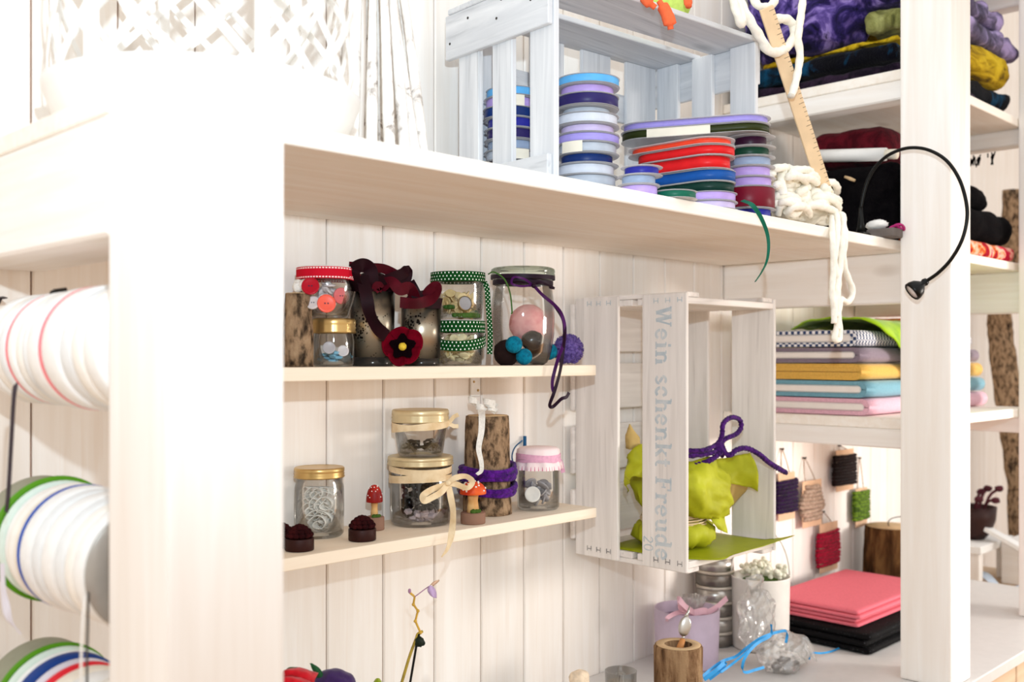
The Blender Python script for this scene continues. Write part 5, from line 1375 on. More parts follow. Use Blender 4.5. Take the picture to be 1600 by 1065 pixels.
def cloth(x0, x1, y0, y1, h0, h1, mat, lab, nm='folded_scarf', seed=0.0, amp=0.010, sag=0.0, tail=None, grp=None, cat='scarf', press=True):
    c = V((x0+x1)/2, (y0+y1)/2, (h0+h1)/2); s_ = ((x1-x0)*S, (y1-y0)*S, (h1-h0)*S)
    def warp(p):
        u, v = p.x/(s_[0]/2), p.y/(s_[1]/2)
        d = sag*S*(u*0.5+v*v*0.6)
        d2 = (tail or 0)*S*max(0, -v-0.2)**2
        return Vector((p.x, p.y, p.z-d2-d))
    m = MB(); m.soft(c, s_, min(s_)*0.46, 20, amp, 22, seed, None, warp)
    lo = min(v.co.z for v in m.bm.verts)
    base = h0*S+CH+0.0006
    # keep the lower side out of what lies under it
    for v in m.bm.verts:
        v.co.z = max(v.co.z, base)
        if press: v.co.z = min(v.co.z, h1*S+CH-0.0004)
    return tag(m.build(nm, mat), lab, cat, grp)
U = SH[2][1]
def scarf(blocks, mat, lab, seed, amp, press=True):
    m = MB()
    for i, (x0, x1, y0, y1, h0, h1) in enumerate(blocks):
        n0 = len(m.bm.verts)
        s_ = ((x1-x0)*S, (y1-y0)*S, (h1-h0)*S)
        m.soft(V((x0+x1)/2, (y0+y1)/2, (h0+h1)/2), s_, min(s_)*0.46, 18, amp, 24, seed+i*3, None, None)
        m.bm.verts.ensure_lookup_table()
        for v in m.bm.verts[n0:]:
            v.co.z = max(v.co.z, h0*S+CH+0.0006)
            if press or i < len(blocks)-1: v.co.z = min(v.co.z, h1*S+CH-0.0004)
    return tag(m.build('folded_scarf', mat), lab, 'scarf', GF)
scarf([(2.675, 3.52, 1.17, 1.705, U, U+0.030)], M['fe_dark'], 'dark plum felted scarf, undermost of the pile on the upper shelf', 1, 0.008)
scarf([(2.668, 3.53, 1.175, 1.71, U+0.031, U+0.088)], M['fe_navy'], 'black and teal felted scarf above the dark plum one on the upper shelf', 2, 0.012)
scarf([(2.69, 2.84, 1.18, 1.60, U+0.089, U+0.106), (2.84, 3.46, 1.145, 1.60, U+0.089, U+0.190)], M['fe_must'], 'mustard yellow felted scarf in the pile on the upper shelf', 3, 0.010)
scarf([(2.665, 2.80, 1.155, 1.275, U+0.118, U+0.178)], M['fe_olive'], 'pale olive felted scarf bulging out under the purple one on the upper shelf', 4, 0.010)
scarf([(2.655, 2.82, 1.285, 1.66, U+0.118, U+0.30), (2.66, 3.00, 1.165, 1.66, U+0.195, U+0.335)], M['fe_purp'], 'lilac and violet mottled felted scarf on top of the pile on the upper shelf', 5, 0.018, False)
scarf([(3.06, 3.54, 1.15, 1.50, U+0.192, U+0.262)], M['fe_lil'], 'greyish lilac felted scarf right of the post, lying on the mustard one', 6, 0.012)
scarf([(3.07, 3.44, 1.16, 1.50, U+0.264, U+0.330)], M['fe_lil'], 'grey felted scarf right of the post, topmost of that side of the pile', 7.5, 0.012, False)
# ------------------------------------------------------------------ black things at the right end of the big board
B0 = SH[1][1]
cloth(2.74, 3.50, 1.15, 1.60, B0, B0+0.050, M['floral'], 'folded cloth with red floral print on the big shelf board behind the post', 'folded_cloth', 7, 0.004, cat='cloth')
cloth(2.72, 3.52, 1.155, 1.66, B0+0.052, B0+0.155, M['fe_black'], 'black folded blanket lying on the floral cloth', 'folded_blanket', 8, 0.008, cat='blanket')
cloth(2.745, 3.40, 1.19, 1.60, B0+0.158, B0+0.235, M['fe_black'], 'second black folded blanket on top of the wider black one', 'folded_blanket', 9, 0.010, cat='blanket')
m = MB(); m.soft(V(2.95, 1.345, B0+0.292), (0.34, 0.165, 0.072), 0.034, 16, 0.006, 18, 4); tag(m.build('felt_cushion', M['fe_wine']), 'dark wine red felt cushion on top of the black blankets', 'cushion')
t = thing('card_tube', 'white cardboard tube lying across the black blankets', 'tube', V(2.72, 1.4, B0+0.238))
a_, b_ = at(1268, 244, X=2.70), at(1384, 241, X=2.70)
dd = (b_-a_).normalized()
m = MB(); m.tube([a_, b_], 0.0125, 20); m.build('tube', M['white'], t)
m = MB(); m.tube([b_+dd*0.0005, b_+dd*0.022], 0.0095, 16); m.build('end_plug', M['paper'], t)
bag = thing('black_bag', 'soft black felt bag standing in front of the black blankets', 'bag', V(2.62, 1.40, B0))
m = MB(); m.soft(V(2.655, 1.355, B0+0.108), (0.040, 0.27, 0.148), 0.019, 14, 0.006, 15, 6, zmin=B0*S+CH+.0006); m.build('bag_body', M['fe_black'], bag)
a_, b_ = at(1320, 276, X=2.615), at(1336, 282, X=2.615)
m = MB(); m.tube([a_, (a_+b_)/2, b_], [0.0022, 0.0034, 0.0026], 10); m.build('toggle', M['cut'], bag)
# goose neck lamp clipped to the shelf
XL = 2.50
lp = thing('gooseneck_lamp', 'black gooseneck reading lamp bending in front of the right post', 'lamp', at(1345, 371, X=XL))
b0 = at(1345, 371, X=XL); b0.z = B0*S+CH
m = MB(); m.slab(b0.x-0.018, b0.x+0.018, b0.y-0.014, b0.y+0.014, b0.z+0.0006, b0.z+0.010, bev=0.003); m.build('base', M['black'], lp)
m = MB(); m.lathe([(0, 0.0102), (0.0085, 0.0102), (0.0058, 0.025), (0.0034, 0.055), (0, 0.055)], 20, Matrix.Translation(b0)); m.build('socket', M['black'], lp)
pts = [b0+Vector((0, 0, 0.054))]+[at(a, b, X=XL) for a, b in ((1350, 300), (1358, 277), (1372, 256), (1392, 240), (1420, 231), (1450, 234), (1478, 250), (1498, 278), (1509, 312), (1511, 342), (1503, 375), (1486, 405), (1466, 426), (1446, 440))]
m = MB(); m.tube(catmull(pts, 8), 0.0030, 10, False, 0.0); m.build('neck', M['black'], lp)
h0, h1 = at(1446, 440, X=XL), at(1419, 456, X=XL); ax = (h1-h0).normalized(); ax = (ax*0.9+Vector((-SC, -SS, 0))*0.55).normalized()
qm = ax.to_track_quat('Z', 'Y').to_matrix().to_4x4(); qm.translation = h0-ax*0.004
m = MB(); m.lathe([(0, 0), (0.0055, 0.001), (0.0068, 0.006), (0.0052, 0.010), (0.0085, 0.013), (0.0138, 0.019), (0.0165, 0.027), (0.0168, 0.033), (0.0150, 0.0345), (0.0138, 0.031), (0, 0.030)], 28, qm); hd = m.build('lamp_head', M['black'], lp)
m = MB(); m.lathe([(0, 0.0312), (0.0125, 0.0312), (0.0125, 0.0330), (0, 0.0345)], 24, qm); m.build('lens', M['pearl'], hd)
# bits beside the lamp foot
g0 = B0*S+CH+0.0006
def ob(px, X, h): p = at(px, 500, X=X); p.z = h; return p
c = ob(1374, 2.545, g0); m = MB(); m.slab(c.x-0.02, c.x+0.02, c.y-0.035, c.y+0.016, g0, g0+0.016, bev=0.002); tag(m.build('small_box', plain('taupe_card', (112, 104, 100), .7)), 'small taupe box beside the foot of the gooseneck lamp', 'box')
m = MB(); m.ball((c.x, c.y+0.004, g0+0.016+0.0095), (0.012, 0.020, 0.009), 3, 0.3, 4, 2); tag(m.build('crumpled_tissue', M['white']), 'crumpled white tissue on the small taupe box', 'tissue')
c = ob(1398, 2.56, g0)
m = MB(); m.tube(catmull([Vector((c.x+0.014*math.cos(a), c.y-0.004+0.012*math.sin(a), g0+0.019+0.004*math.sin(2*a))) for a in [i*0.7 for i in range(14)]], 4), 0.0024, 6); tag(m.build('pink_yarn', plain('pink_yarn_thread', (186, 50, 120), .9)), 'loop of bright pink yarn between lamp foot and post', 'yarn')
for i, (pa, pb) in enumerate(((1318, 1330), (1328, 1342))):
    c = ob(pa, 2.44+0.02*i, g0+0.003); d = ob(pb, 2.47+0.02*i, g0+0.003)
    m = MB(); m.tube([c, (c+d)/2+Vector((0, 0, .003)), d], 0.0026, 8); tag(m.build('metal_clip', M['steel']), 'small steel clip on the shelf edge, %s of two left of the lamp foot' % ('left' if i == 0 else 'right'), 'clip')

# ------------------------------------------------------------------ yarn cards pinned to the wall
M['y_violet'] = blotch('violet_yarn', [(0.4, (18, 5, 30)), (0.6, (42, 14, 60))], 160, .98, .3, .6)
M['y_beige'] = blotch('beige_yarn', [(0.4, (150, 128, 110)), (0.6, (186, 164, 146))], 160, .98, .3, .6)
M['y_brown'] = blotch('black_brown_yarn', [(0.4, (14, 6, 6)), (0.6, (34, 18, 17))], 160, .98, .3, .6)
M['y_green'] = blotch('moss_yarn', [(0.4, (48, 74, 12)), (0.6, (108, 140, 40))], 120, .98, .3, .6)
M['y_red'] = blotch('crimson_yarn', [(0.4, (126, 8, 36)), (0.6, (176, 20, 56))], 160, .98, .3, .6)
M['card'] = plain('kraft_card', (220, 184, 152), .85, var=.05)
def ycard(x0, x1, y0, y1, yc0, yc1, mat, lab, n, taper=0.0, hook=(0, 0)):
    Yp = WALL-0.022
    a, b = at(x0, (y0+y1)/2, Y=Yp), at(x1, (y0+y1)/2, Y=Yp)
    zt, zb_ = at((x0+x1)/2, y0, Y=Yp).z, at((x0+x1)/2, y1, Y=Yp).z
    ct_, cb_ = at((x0+x1)/2, yc0, Y=Yp).z, at((x0+x1)/2, yc1, Y=Yp).z
    w = b.x-a.x; cx = (a.x+b.x)/2
    t = thing('yarn_card', lab, 'yarn card', Vector((cx, Yp*S, cb_)), 0, 'yarn cards hung on the wall')
    m = MB(); m.slab(cx-w*0.38, cx+w*0.40, Yp*S-0.0006, Yp*S+0.0006, cb_, ct_, bev=0.0003); m.build('card', M['card'], t)
    m = MB(); rd = random.Random(int(x0))
    rr_ = (zt-zb_)/n*0.56
    for i in range(n):
        z = zb_+(zt-zb_)*(i+0.5)/n
        f = 1-taper*abs((i+0.5)/n-0.42)*2 if taper else 1
        ww = w*f*(0.48+0.03*rd.random()); dz = rd.uniform(-1, 1)*0.002
        pts = [Vector((cx+ww*math.cos(q), Yp*S+(0.0032+rr_*0.6)*math.sin(q)*(1.0 if abs(math.cos(q)) < .9 else .8), z+dz*math.cos(q))) for q in [2*PI*j/14 for j in range(14)]]
        m.tube(catmull(pts, 2, True), rr_, 7, True, 0.15, 900)
    m.build('yarn', mat, t)
    hx, hy = at(hook[0], hook[1], Y=WALL-0.006), Vector((cx, Yp*S, ct_-0.002))
    m = MB()
    m.tube(catmull([hy+Vector((-w*0.25, 0, 0)), (hy+hx)/2+Vector((-w*.16, 0, 0)), hx, (hy+hx)/2+Vector((w*.1, 0, 0)), hy+Vector((w*0.15, 0, 0))], 6), 0.0011, 6); m.build('string', M['y_beige'], t)
    m = MB(); m.lathe([(0, -.004), (.0018, -.004), (.0018, .003), (.0032, .0035), (0, .005)], 10, Matrix.Translation(hx+Vector((0, 0, 0.0015))) @ Matrix.Rotation(PI/2, 4, 'X')); m.build('nail', M['nail'], t)
ycard(1212, 1245, 749, 800, 738, 812, M['y_violet'], 'card of dark violet yarn on the wall beside the hanging crate', 9, hook=(1222, 702))
ycard(1249, 1287, 757, 812, 750, 822, M['y_beige'], 'card of thick beige yarn hanging on the wall, between violet and crimson', 9, 0.45, hook=(1257, 716))
ycard(1302, 1337, 710, 757, 702, 766, M['y_brown'], 'card of blackish brown yarn, highest of the cards on the wall', 10, hook=(1312, 697))
ycard(1334, 1357, 766, 811, 762, 822, M['y_green'], 'card of moss green yarn on the wall above the dark log', 9, hook=(1343, 716))
ycard(1276, 1312, 829, 882, 816, 892, M['y_red'], 'card of crimson yarn, lowest of the cards on the wall', 11, 0.12, hook=(1286, 800))

# ------------------------------------------------------------------ on the worktop, right
TZ = TT*S+CH+0.0006
TA = TT+0.0009
M['glit'] = None
t = NT('black_glitter_cloth')
vo = t.n('ShaderNodeTexVoronoi'); vo.inputs['Scale'].default_value = 260; t.l(t.coord(), vo.inputs['Vector'])
se = t.n('ShaderNodeSeparateColor'); t.l(vo.outputs['Color'], se.inputs[0])
sp_ = t.math('MULTIPLY', t.math('LESS_THAN', vo.outputs['Distance'], 0.22), t.math('GREATER_THAN', se.outputs[0], 0.75))
t.pbsdf(t.mix(sp_, lin((5, 4, 6)), lin((70, 72, 78))), 0.8, spec=0.15); M['glit'] = t.m
M['f_coral'] = plain('coral_pink_cloth', (222, 112, 126), .9, scale=200, var=.04, bump=.1)
t = thing('folded_cloth', 'black glittering cloth folded under the coral pink one on the worktop', 'cloth', V(3.0, 1.46, TT))
for i in range(3):
    e = 0.008*(i % 2)
    m = MB(); m.soft(V(3.01-e, 1.465+e, TT+0.0012+0.0195*i+0.0098), ((0.60-e)*S, (0.385-e)*S, 0.0190*S), 0.0063, 14, 0.0006, 20, i); m.build('layer', M['glit'], t)
t = thing('folded_cloth', 'coral pink cloth folded on top of the black glittering cloth', 'cloth', V(3.0, 1.47, TT+0.062))
for i in range(4):
    e = 0.012*math.sin(i*2.1); dh = 0.0125
    m = MB(); m.soft(V(3.01+e*0.3, 1.475+e, TT+0.0612+dh*i+dh/2), ((0.53)*S, (0.30+e*0.5)*S, dh*0.96*S), 0.0040, 14, 0.0007, 16, i+4); m.build('layer', M['f_coral'], t)
# dark log by the corner
p, r = place(1392, 928, TA, 39); hh = 0.225*S
t = thing('log_stump', 'dark barked log standing on the worktop against the wall behind the pink cloth', 'log', p)
m = MB(); m.lathe([(0, 0)]+[(r*(1.10-0.13*i/10), hh*i/10) for i in range(11)]+[(0, hh)], 56, None, lambda a, z: 0.035*math.sin(a*13+2*math.sin(z*40))+0.04*math.sin(a*3)); m.build('bark', M['barkd'], t, local=True)
m = MB(); m.lathe([(0, hh+.0002), (r*.93, hh+.0002), (r*.92, hh+.0014), (0, hh+.0014)], 40); m.build('cut_face', M['cut'], t, local=True)
a_ = p+Vector((0, 0, hh))
m = MB(); m.tube(catmull([a_+Vector((-0.012, 0.0, 0)), a_+Vector((-0.014, 0, 0.012)), a_+Vector((0.0, -0.004, 0.020)), a_+Vector((0.03, -0.02, 0.024))], 6), 0.0012, 6); m.build('wire', M['black'], t)
# white bucket with flowers
p, r = place(1188, 1022, TA, 45); hb_ = 0.205*S
M['enamel'] = plain('white_enamel', (236, 232, 226), .4, var=.03)
t = thing('bucket', 'white bucket of pale flowers on the worktop below the hanging crate', 'bucket', p)
m = MB(); m.lathe(shell([(r*.92, 0), (r*.96, .004), (r*1.0, hb_-.004), (r*1.02, hb_-.002), (r*1.02, hb_)], .002), 48); m.build('bucket_body', M['enamel'], t, local=True)
rd_ = Vector((SS, -SC, 0))
m = MB(); m.tube([rd_*r*1.03*math.cos(a)+Vector((0, 0, hb_-.006+r*1.75*math.sin(a))) for a in [PI*i/24 for i in range(25)]], .0022, 8); m.build('handle', M['enamel'], t, local=True)
M['flw'] = plain('white_blossom', (232, 232, 214), .9, scale=120, var=.06, bump=.4)
fb = thing('flower_bunch', 'bunch of pale white green blossoms in the white bucket', 'flowers', p+Vector((0, 0, .006)))
m = MB(); m.lathe([(0, 0), (r*.5, 0), (r*.72, hb_*.8), (r*.6, hb_*.9), (0, hb_*.9)], 24, Matrix.Translation(p+Vector((0, 0, .006)))); m.build('foliage', M['moss'], fb)
rnd = random.Random(8)
for i in range(9):
    a = i*2.4; q = r*(.15+.62*((i % 3)/2)); c = p+Vector((q*math.cos(a), q*math.sin(a), hb_+0.008+0.010*(1-(i % 3)/2)))
    m = MB()
    for j in range(12): m.ball(c+Vector((rnd.gauss(0, .006), rnd.gauss(0, .006), rnd.gauss(0, .0045))), .0052, 2)
    m.build('blossom', M['flw'], fb)
# stack of round tins
M['paletin'] = plain('pale_tin_rim', (212, 204, 192), .4, .5, var=.04)
p, r = place(1117, 1012, TA, 29); k = sz(p, 1)
for i in range(6):
    t = thing('round_tin', 'round tin with glass lid, ' + ('top of the tin stack under the hanging crate' if i == 5 else 'bottom of the tin stack behind the lavender candle' if i == 0 else '%s from the bottom of the tin stack by the bucket' % ('', 'second', 'third', 'fourth', 'fifth')[i]), 'tin', p+Vector((0, 0, i*23.2*k)), 0, 'tins stacked beside the white bucket')
    m = MB(); m.lathe([(0, 0), (r*.96, 0), (r, .001), (r*1.0, 18.2*k), (0, 18.2*k)], 40); m.build('tin_body', M['steel'] if i % 2 else M['greytin'] if 'greytin' in M else M.setdefault('greytin', plain('grey_tin', (150, 144, 138), .3, .8)), t, local=True)
    m = MB(); m.lathe([(0, 18.3*k), (r*1.03, 18.3*k), (r*1.03, 22.4*k), (r*.9, 22.9*k), (0, 22.6*k)], 40); m.build('lid', M['paletin'], t, local=True)
# lavender candle pot
M['lav'] = plain('lavender_frosted_glass', (206, 188, 208), .35, var=.04); M['wax'] = plain('lilac_wax', (190, 164, 196), .5, var=.05)
p, r = place(1073, 1052, TA, 51); hp = 0.152*S
t = thing('candle_pot', 'lavender frosted candle pot wrapped with a pink bow, left of the bucket', 'candle', p)
m = MB(); m.lathe(shell([(r*.9, 0), (r*.95, .004), (r, hp)], .003), 48); m.build('pot', M['lav'], t, local=True)
m = MB(); m.lathe([(0, .006), (r*.88, .006), (r*.94, hp*.8), (0, hp*.8)], 40); m.build('wax', M['wax'], t, local=True)
M['pinkb'] = plain('pale_pink_ribbon', (236, 190, 204), .5, var=.05)
zq = p.y/S
def bp(nm, pts, w):
    m = MB(); m.strip(catmull([at(a, b, Y=y) for a, b, y in pts], 8), w, Vector((.2, .3, 1)), .0007); return m.build(nm, M['pinkb'], t)
bp('bow_loop', [(1085, 957, zq-.05), (1072, 948, zq-.06), (1060, 936, zq-.05), (1062, 948, zq-.04), (1084, 957, zq-.05)], .012)
bp('bow_loop', [(1085, 957, zq-.05), (1098, 954, zq-.06), (1106, 956, zq-.06), (1100, 962, zq-.05), (1086, 958, zq-.05)], .012)
bp('ribbon_tail', [(1085, 957, zq-.05), (1104, 956, zq-.06), (1120, 948, zq-.06), (1136, 934, zq-.06)], .010)
bp('ribbon_tail', [(1085, 957, zq-.05), (1062, 956, zq-.03), (1044, 964, zq-.03), (1042, 970, zq-.03)], .008)
m = MB()
c0 = at(1083, 958, Y=zq-.03)
m.lathe([(.004, 0), (.012, .010), (.020, .024), (.019, .032), (.0185, .033), (.010, .012), (.003, .001)], 26, Matrix.Translation(c0), lambda a, z: .25*math.sin(a*5)+.15*math.sin(a*9+z*300)); m.build('cellophane_tuft', M['cello'], t)
# cup cut from a branch, with a small spoon
p = at(1060, 1080, Y=1.40); p.z = TZ; r = sz(p, 37)
ztop = at(1060, 1016, Y=1.40-.03).z-TZ
t = thing('branch_cup', 'cup hollowed from a bark covered branch, in front of the lavender candle', 'cup', p)
m = MB(); m.lathe([(0, 0), (r*1.02, 0), (r*.99, ztop*.4), (r*1.0, ztop-.002), (r*.97, ztop), (r*.60, ztop), (r*.56, ztop-.02), (0, ztop-.03)], 60, None, lambda a, z: .03*math.sin(a*17+3*math.sin(z*60))+.02*math.sin(a*3) if z < ztop-.001 else 0); m.build('bark', M['bark2'], t, local=True)
m = MB(); m.lathe([(r*.58, ztop+.0002), (r*.94, ztop+.0002), (r*.93, ztop+.001), (r*.59, ztop+.001), (r*.58, ztop+.0002)], 48); m.build('cut_face', M['cut'], t, local=True)
sp0 = thing('teaspoon', 'small spoon with wooden handle standing in the branch cup', 'spoon', p+Vector((0, 0, ztop-.028)))
ya = 1.40
H_ = [at(1058, 1030, Y=ya), at(1063, 1010, Y=ya), at(1067, 998, Y=ya)]
m = MB(); m.tube(H_, [.0062, .0058, .0042], 12); m.build('handle', plain('orange_wood', (206, 140, 82), .45, scale=40), sp0)
m = MB(); m.tube([at(1067, 999, Y=ya), at(1068, 992, Y=ya)], .0022, 8)
cb = at(1070, 978, Y=ya-.002); uz = (at(1072, 962, Y=ya)-at(1068, 994, Y=ya)).normalized(); uxx = Vector((SS, -SC, 0)); un = uxx.cross(uz).normalized()
m.ball(cb, (.0105, .0038, .0165), 3, 0, 1, 0, Matrix((uxx, un, uz)).transposed())
m.tube([at(1072, 964, Y=ya), at(1075, 956, Y=ya), at(1078, 946, Y=ya)], [.0036, .0022, .0008], 8); m.build('bowl', M['steel'], sp0)
# cellophane wrapped things
def crumple(c, s_, seed, amp=.22): 
    m = MB(); m.ball(c, s_, 5, amp, 3.2, seed); return m
p, r = place(1180, 1012, TA, 36)
t = thing('cellophane_bag', 'crumpled clear cellophane bag leaning against the white bucket', 'bag', p+Vector((-.0, -.0, 0))+Vector((-SC*.075, -SS*.075, 0)))
c0 = at(1182, 965, Y=(p.y/S)-.115)
m = crumple(c0, (.043, .028, .056), 3, .34); m.build('film', M['cello'], t)
m = MB(); m.sheet([[c0+Vector((-.012, 0, .04)), c0+Vector((0, -.004, .046)), c0+Vector((.014, 0, .04))], [c0+Vector((-.028, 0, .062)), c0+Vector((-.004, -.012, .070)), c0+Vector((.02, 0, .058))], [c0+Vector((-.03, .006, .080)), c0+Vector((-.012, -.014, .086)), c0+Vector((.026, .006, .072))]], 5, 5, .0004, .006, 60, 2); m.build('film_top', M['cello'], t)
p, r = place(1222, 1060, TA, 44)
t = thing('treat_bag', 'clear bag of dark pebbles tied with blue ribbon, lying on the worktop', 'bag', p)
m = MB(); m.ball(p+Vector((0, 0, .032)), (.050, .040, .036), 5, .34, 3.0, 8)
for v in m.bm.verts: v.co.z = max(v.co.z, p.z+.0006)
m.build('film', M['cello'], t)
m = MB(); m.sheet([[p+Vector((.01, .0, .035)), p+Vector((.02, -.02, .03)), p+Vector((.03, -.03, .01))], [p+Vector((.035, .01, .05)), p+Vector((.04, -.01, .045)), p+Vector((.05, -.03, .02))], [p+Vector((.055, .01, .06)), p+Vector((.065, -.02, .045)), p+Vector((.07, -.035, .008))]], 5, 5, .0004, .006, 60, 5); m.build('film_top', M['cello'], t)
m = MB(); rnd = random.Random(4)
for i in range(22): m.ball(p+Vector((rnd.uniform(-.022, .026), rnd.uniform(-.02, .018), .006+rnd.random()*.010)), (.008, .006, .004), 2)
m.build('filling', plain('dark_grey_chips', (104, 92, 90), .7, scale=80, var=.2), t)
M['cyan'] = plain('bright_blue_ribbon', (54, 156, 222), .4, scale=60, var=.1)
br = thing('curling_ribbon', 'bright blue curling ribbon tied round the treat bag', 'ribbon', p+Vector((-.02, 0, .05)))
zq = p.y/S
def cr(pts, w=.0048):
    P_ = [at(a, b, Y=y) for a, b, y in pts]; P_ = [Vector((v.x, v.y, max(v.z, TZ+.003))) for v in P_]
    m = MB(); m.strip(catmull(P_, 8), w, Vector((.1, .5, 1)), .0006); m.build('strand', M['cyan'], br)
cr([(1098, 1056, zq+.0), (1112, 1044, zq), (1130, 1032, zq), (1150, 1025, zq-.01), (1166, 1012, zq-.03), (1186, 998, zq-.05), (1205, 990, zq-.06), (1226, 985, zq-.06), (1230, 990, zq-.06), (1228, 1004, zq-.06)])
cr([(1100, 1061, zq), (1120, 1046, zq-.01), (1133, 1034, zq-.01), (1128, 1044, zq-.01), (1108, 1060, zq)], .007)
cr([(1205, 975, zq-.06), (1204, 992, zq-.06), (1184, 1004, zq-.06), (1170, 1018, zq-.06), (1162, 1032, zq-.06), (1160, 1046, zq-.06), (1166, 1050, zq-.06), (1180, 1046, zq-.06), (1194, 1042, zq-.06)])
cr([(1264, 1030, zq-.02), (1268, 1020, zq-.02), (1284, 1020, zq-.02), (1300, 1024, zq-.02), (1315, 1030, zq-.02)], .0035)
cr([(1126, 1050, zq-.02), (1140, 1040, zq-.02), (1160, 1024, zq-.03), (1175, 1010, zq-.04)], .004)
# little dish and wool at the bottom edge
p = at(970, 1075, Y=1.47); p.z = TZ; r = sz(p, 25); hd_ = at(970, 1057, Y=1.47-.03).z-TZ
t = thing('glass_dish', 'small clear glass dish at the bottom edge of the photo, left of the branch cup', 'dish', p)
m = MB(); m.lathe(shell([(r*.8, 0), (r*.9, .003), (r, hd_)], .002), 40); m.build('dish_body', M['jar'], t, local=True)
m = MB(); m.lathe([(0, .004), (r*.78, .004), (r*.86, hd_*.75), (0, hd_*.8)], 30); m.build('filling', plain('beige_filling', (196, 178, 146), .8, scale=90), t, local=True)
p = at(905, 1075, Y=1.50); p.z = TZ
hz_ = at(905, 1046, Y=1.50).z-TZ
m = MB(); m.soft(p+Vector((0, 0, hz_/2)), (.032, .028, hz_), .013, 10, .003, 60, 2); tag(m.build('wool_ball', plain('cream_wool', (236, 216, 190), .95, scale=120, bump=.5)), 'tuft of cream wool on the worktop at the bottom edge', 'wool')
# ------------------------------------------------------------------ beyond the worktop
M['bpot'] = plain('dark_brown_bowl', (52, 28, 24), .5, var=.1); M['twig'] = plain('red_brown_twigs', (84, 34, 44), .8, var=.2)
t = thing('birch_pole', 'crooked birch trunk standing beyond the shelving at the right', 'birch', Vector((at(1612, 900, X=4.62).x, at(1612, 900, X=4.62).y, 0.0)))
P = [at(a, b, X=4.62) for a, b in ((1602, 830), (1598, 760), (1589, 700), (1580, 645), (1570, 580), (1563, 520), (1562, 480), (1570, 420), (1580, 370), (1583, 297))]
P = [Vector((P[0].x+.05, P[0].y-.02, 0.0))]+P
P = catmull(P, 6)
m = MB(); m.tube(P, [.046-.018*i/len(P)+.004*noise.noise(Vector((i*.5, 0, 0))) for i in range(len(P))], 18, False, .05, 60)
m.build('trunk', M['bark'], t)
m = MB(); q_ = at(1556, 560, X=4.60); m.tube([at(1566, 562, X=4.62), q_], [.012, .004], 8); m.build('twig_stub', M['bark'], t)
st = thing('plant_stand', 'pale two tier stand beyond the worktop carrying the bowl and the white box', 'stand', V(4.4, 1.4, -CH/S))
m = MB(); m.slab(4.06*S, 4.42*S, 1.46*S, 1.70*S, -.765*S+CH, -.735*S+CH); m.build('top_board', M['white'], st)
m = MB(); m.slab(4.0*S, 4.56*S, 1.05*S, 1.70*S, -.935*S+CH, -.905*S+CH); m.build('lower_board', M['base'], st)
for x_, y_ in ((4.09, 1.49), (4.39, 1.49), (4.09, 1.67), (4.39, 1.67)):
    m = MB(); m.slab((x_-.02)*S, (x_+.02)*S, (y_-.02)*S, (y_+.02)*S, -.9045*S+CH, -.7655*S+CH); m.build('upright', M['wwZ'], st)
for x_, y_ in ((4.03, 1.08), (4.53, 1.08), (4.03, 1.67), (4.53, 1.67)):
    m = MB(); m.slab((x_-.025)*S, (x_+.025)*S, (y_-.025)*S, (y_+.025)*S, 0, -.9355*S+CH); m.build('leg', M['wwZ'], st)
c = V(4.24, 1.56, -.7345); r = .085*S
t = thing('plant_bowl', 'dark brown bowl of dried red twigs on the stand beyond the worktop', 'bowl', c)
m = MB(); m.lathe(shell([(r*.55, 0), (r*.85, .02), (r*1.05, .055), (r*1.1, .09)], .005), 40); m.build('bowl', M['bpot'], t, local=True)
rnd = random.Random(12)
for i in range(9):
    a = i*.75; q1 = Vector((r*1.2*math.cos(a), r*1.2*math.sin(a), .10+.05*rnd.random())); q0 = Vector((r*.3*math.cos(a), r*.3*math.sin(a), .03))
    m = MB(); m.tube(catmull([q0, (q0+q1)/2+Vector((0, 0, .03)), q1], 5), .004, 6); m.ball(q1, (.014, .012, .009), 2, .3, 3, i); m.build('twig', M['twig'], t, local=True)
t = thing('wooden_box', 'white wooden box on the lower board beyond the worktop', 'box', V(4.40, 1.30, -.905))
m = MB(); m.slab(4.26*S, 4.54*S, 1.17*S, 1.455*S, -.9045*S+CH, -.735*S+CH, bev=.003); m.build('box_body', M['wwY'], t)
a_, b_ = at(1536, 822, X=4.22), at(1606, 862, X=4.22)
dv = (b_-a_); q_ = dv.normalized(); sd = Vector((1, 0, 0)); nn = q_.cross(sd).normalized()
m = MB(); m.box((a_+b_)/2, (.035, .012, dv.length), Matrix((sd, nn, q_)).transposed(), .001); tag(m.build('plank', M['white']), 'white plank leaning aslant against the white box beyond the worktop', 'plank')
m = MB()
for o_ in (0, .03):
    m.strip(catmull([V(4.12+o_, 1.60, -.898), V(4.16+o_, 1.5, -.86), V(4.12, 1.40, -.896), V(4.16, 1.30, -.87), V(4.1+o_, 1.18, -.897)], 8), .022, Vector((1, 0, .2)), .0008)
tag(m.build('paper_ribbon', plain('pale_blue_ribbon', (206, 220, 236), .6)), 'pale blue ribbons lying loose on the lower wooden board', 'ribbon')
m = MB(); rnd = random.Random(3); P0 = V(3.525, 1.36, .146-.002)
for i in range(60):
    y_ = rnd.uniform(1.22, 1.5); p0 = V(3.524, y_, .665+rnd.random()*.02); m.tube([p0, p0+Vector((-.004, rnd.uniform(-.01, .01), -rnd.uniform(.006, .03)))], .0016, 4)
f_ = tag(m.build('feather_fringe', M['fe_black']), 'short black feather fringe hanging under the far upper cross beam', 'fringe')
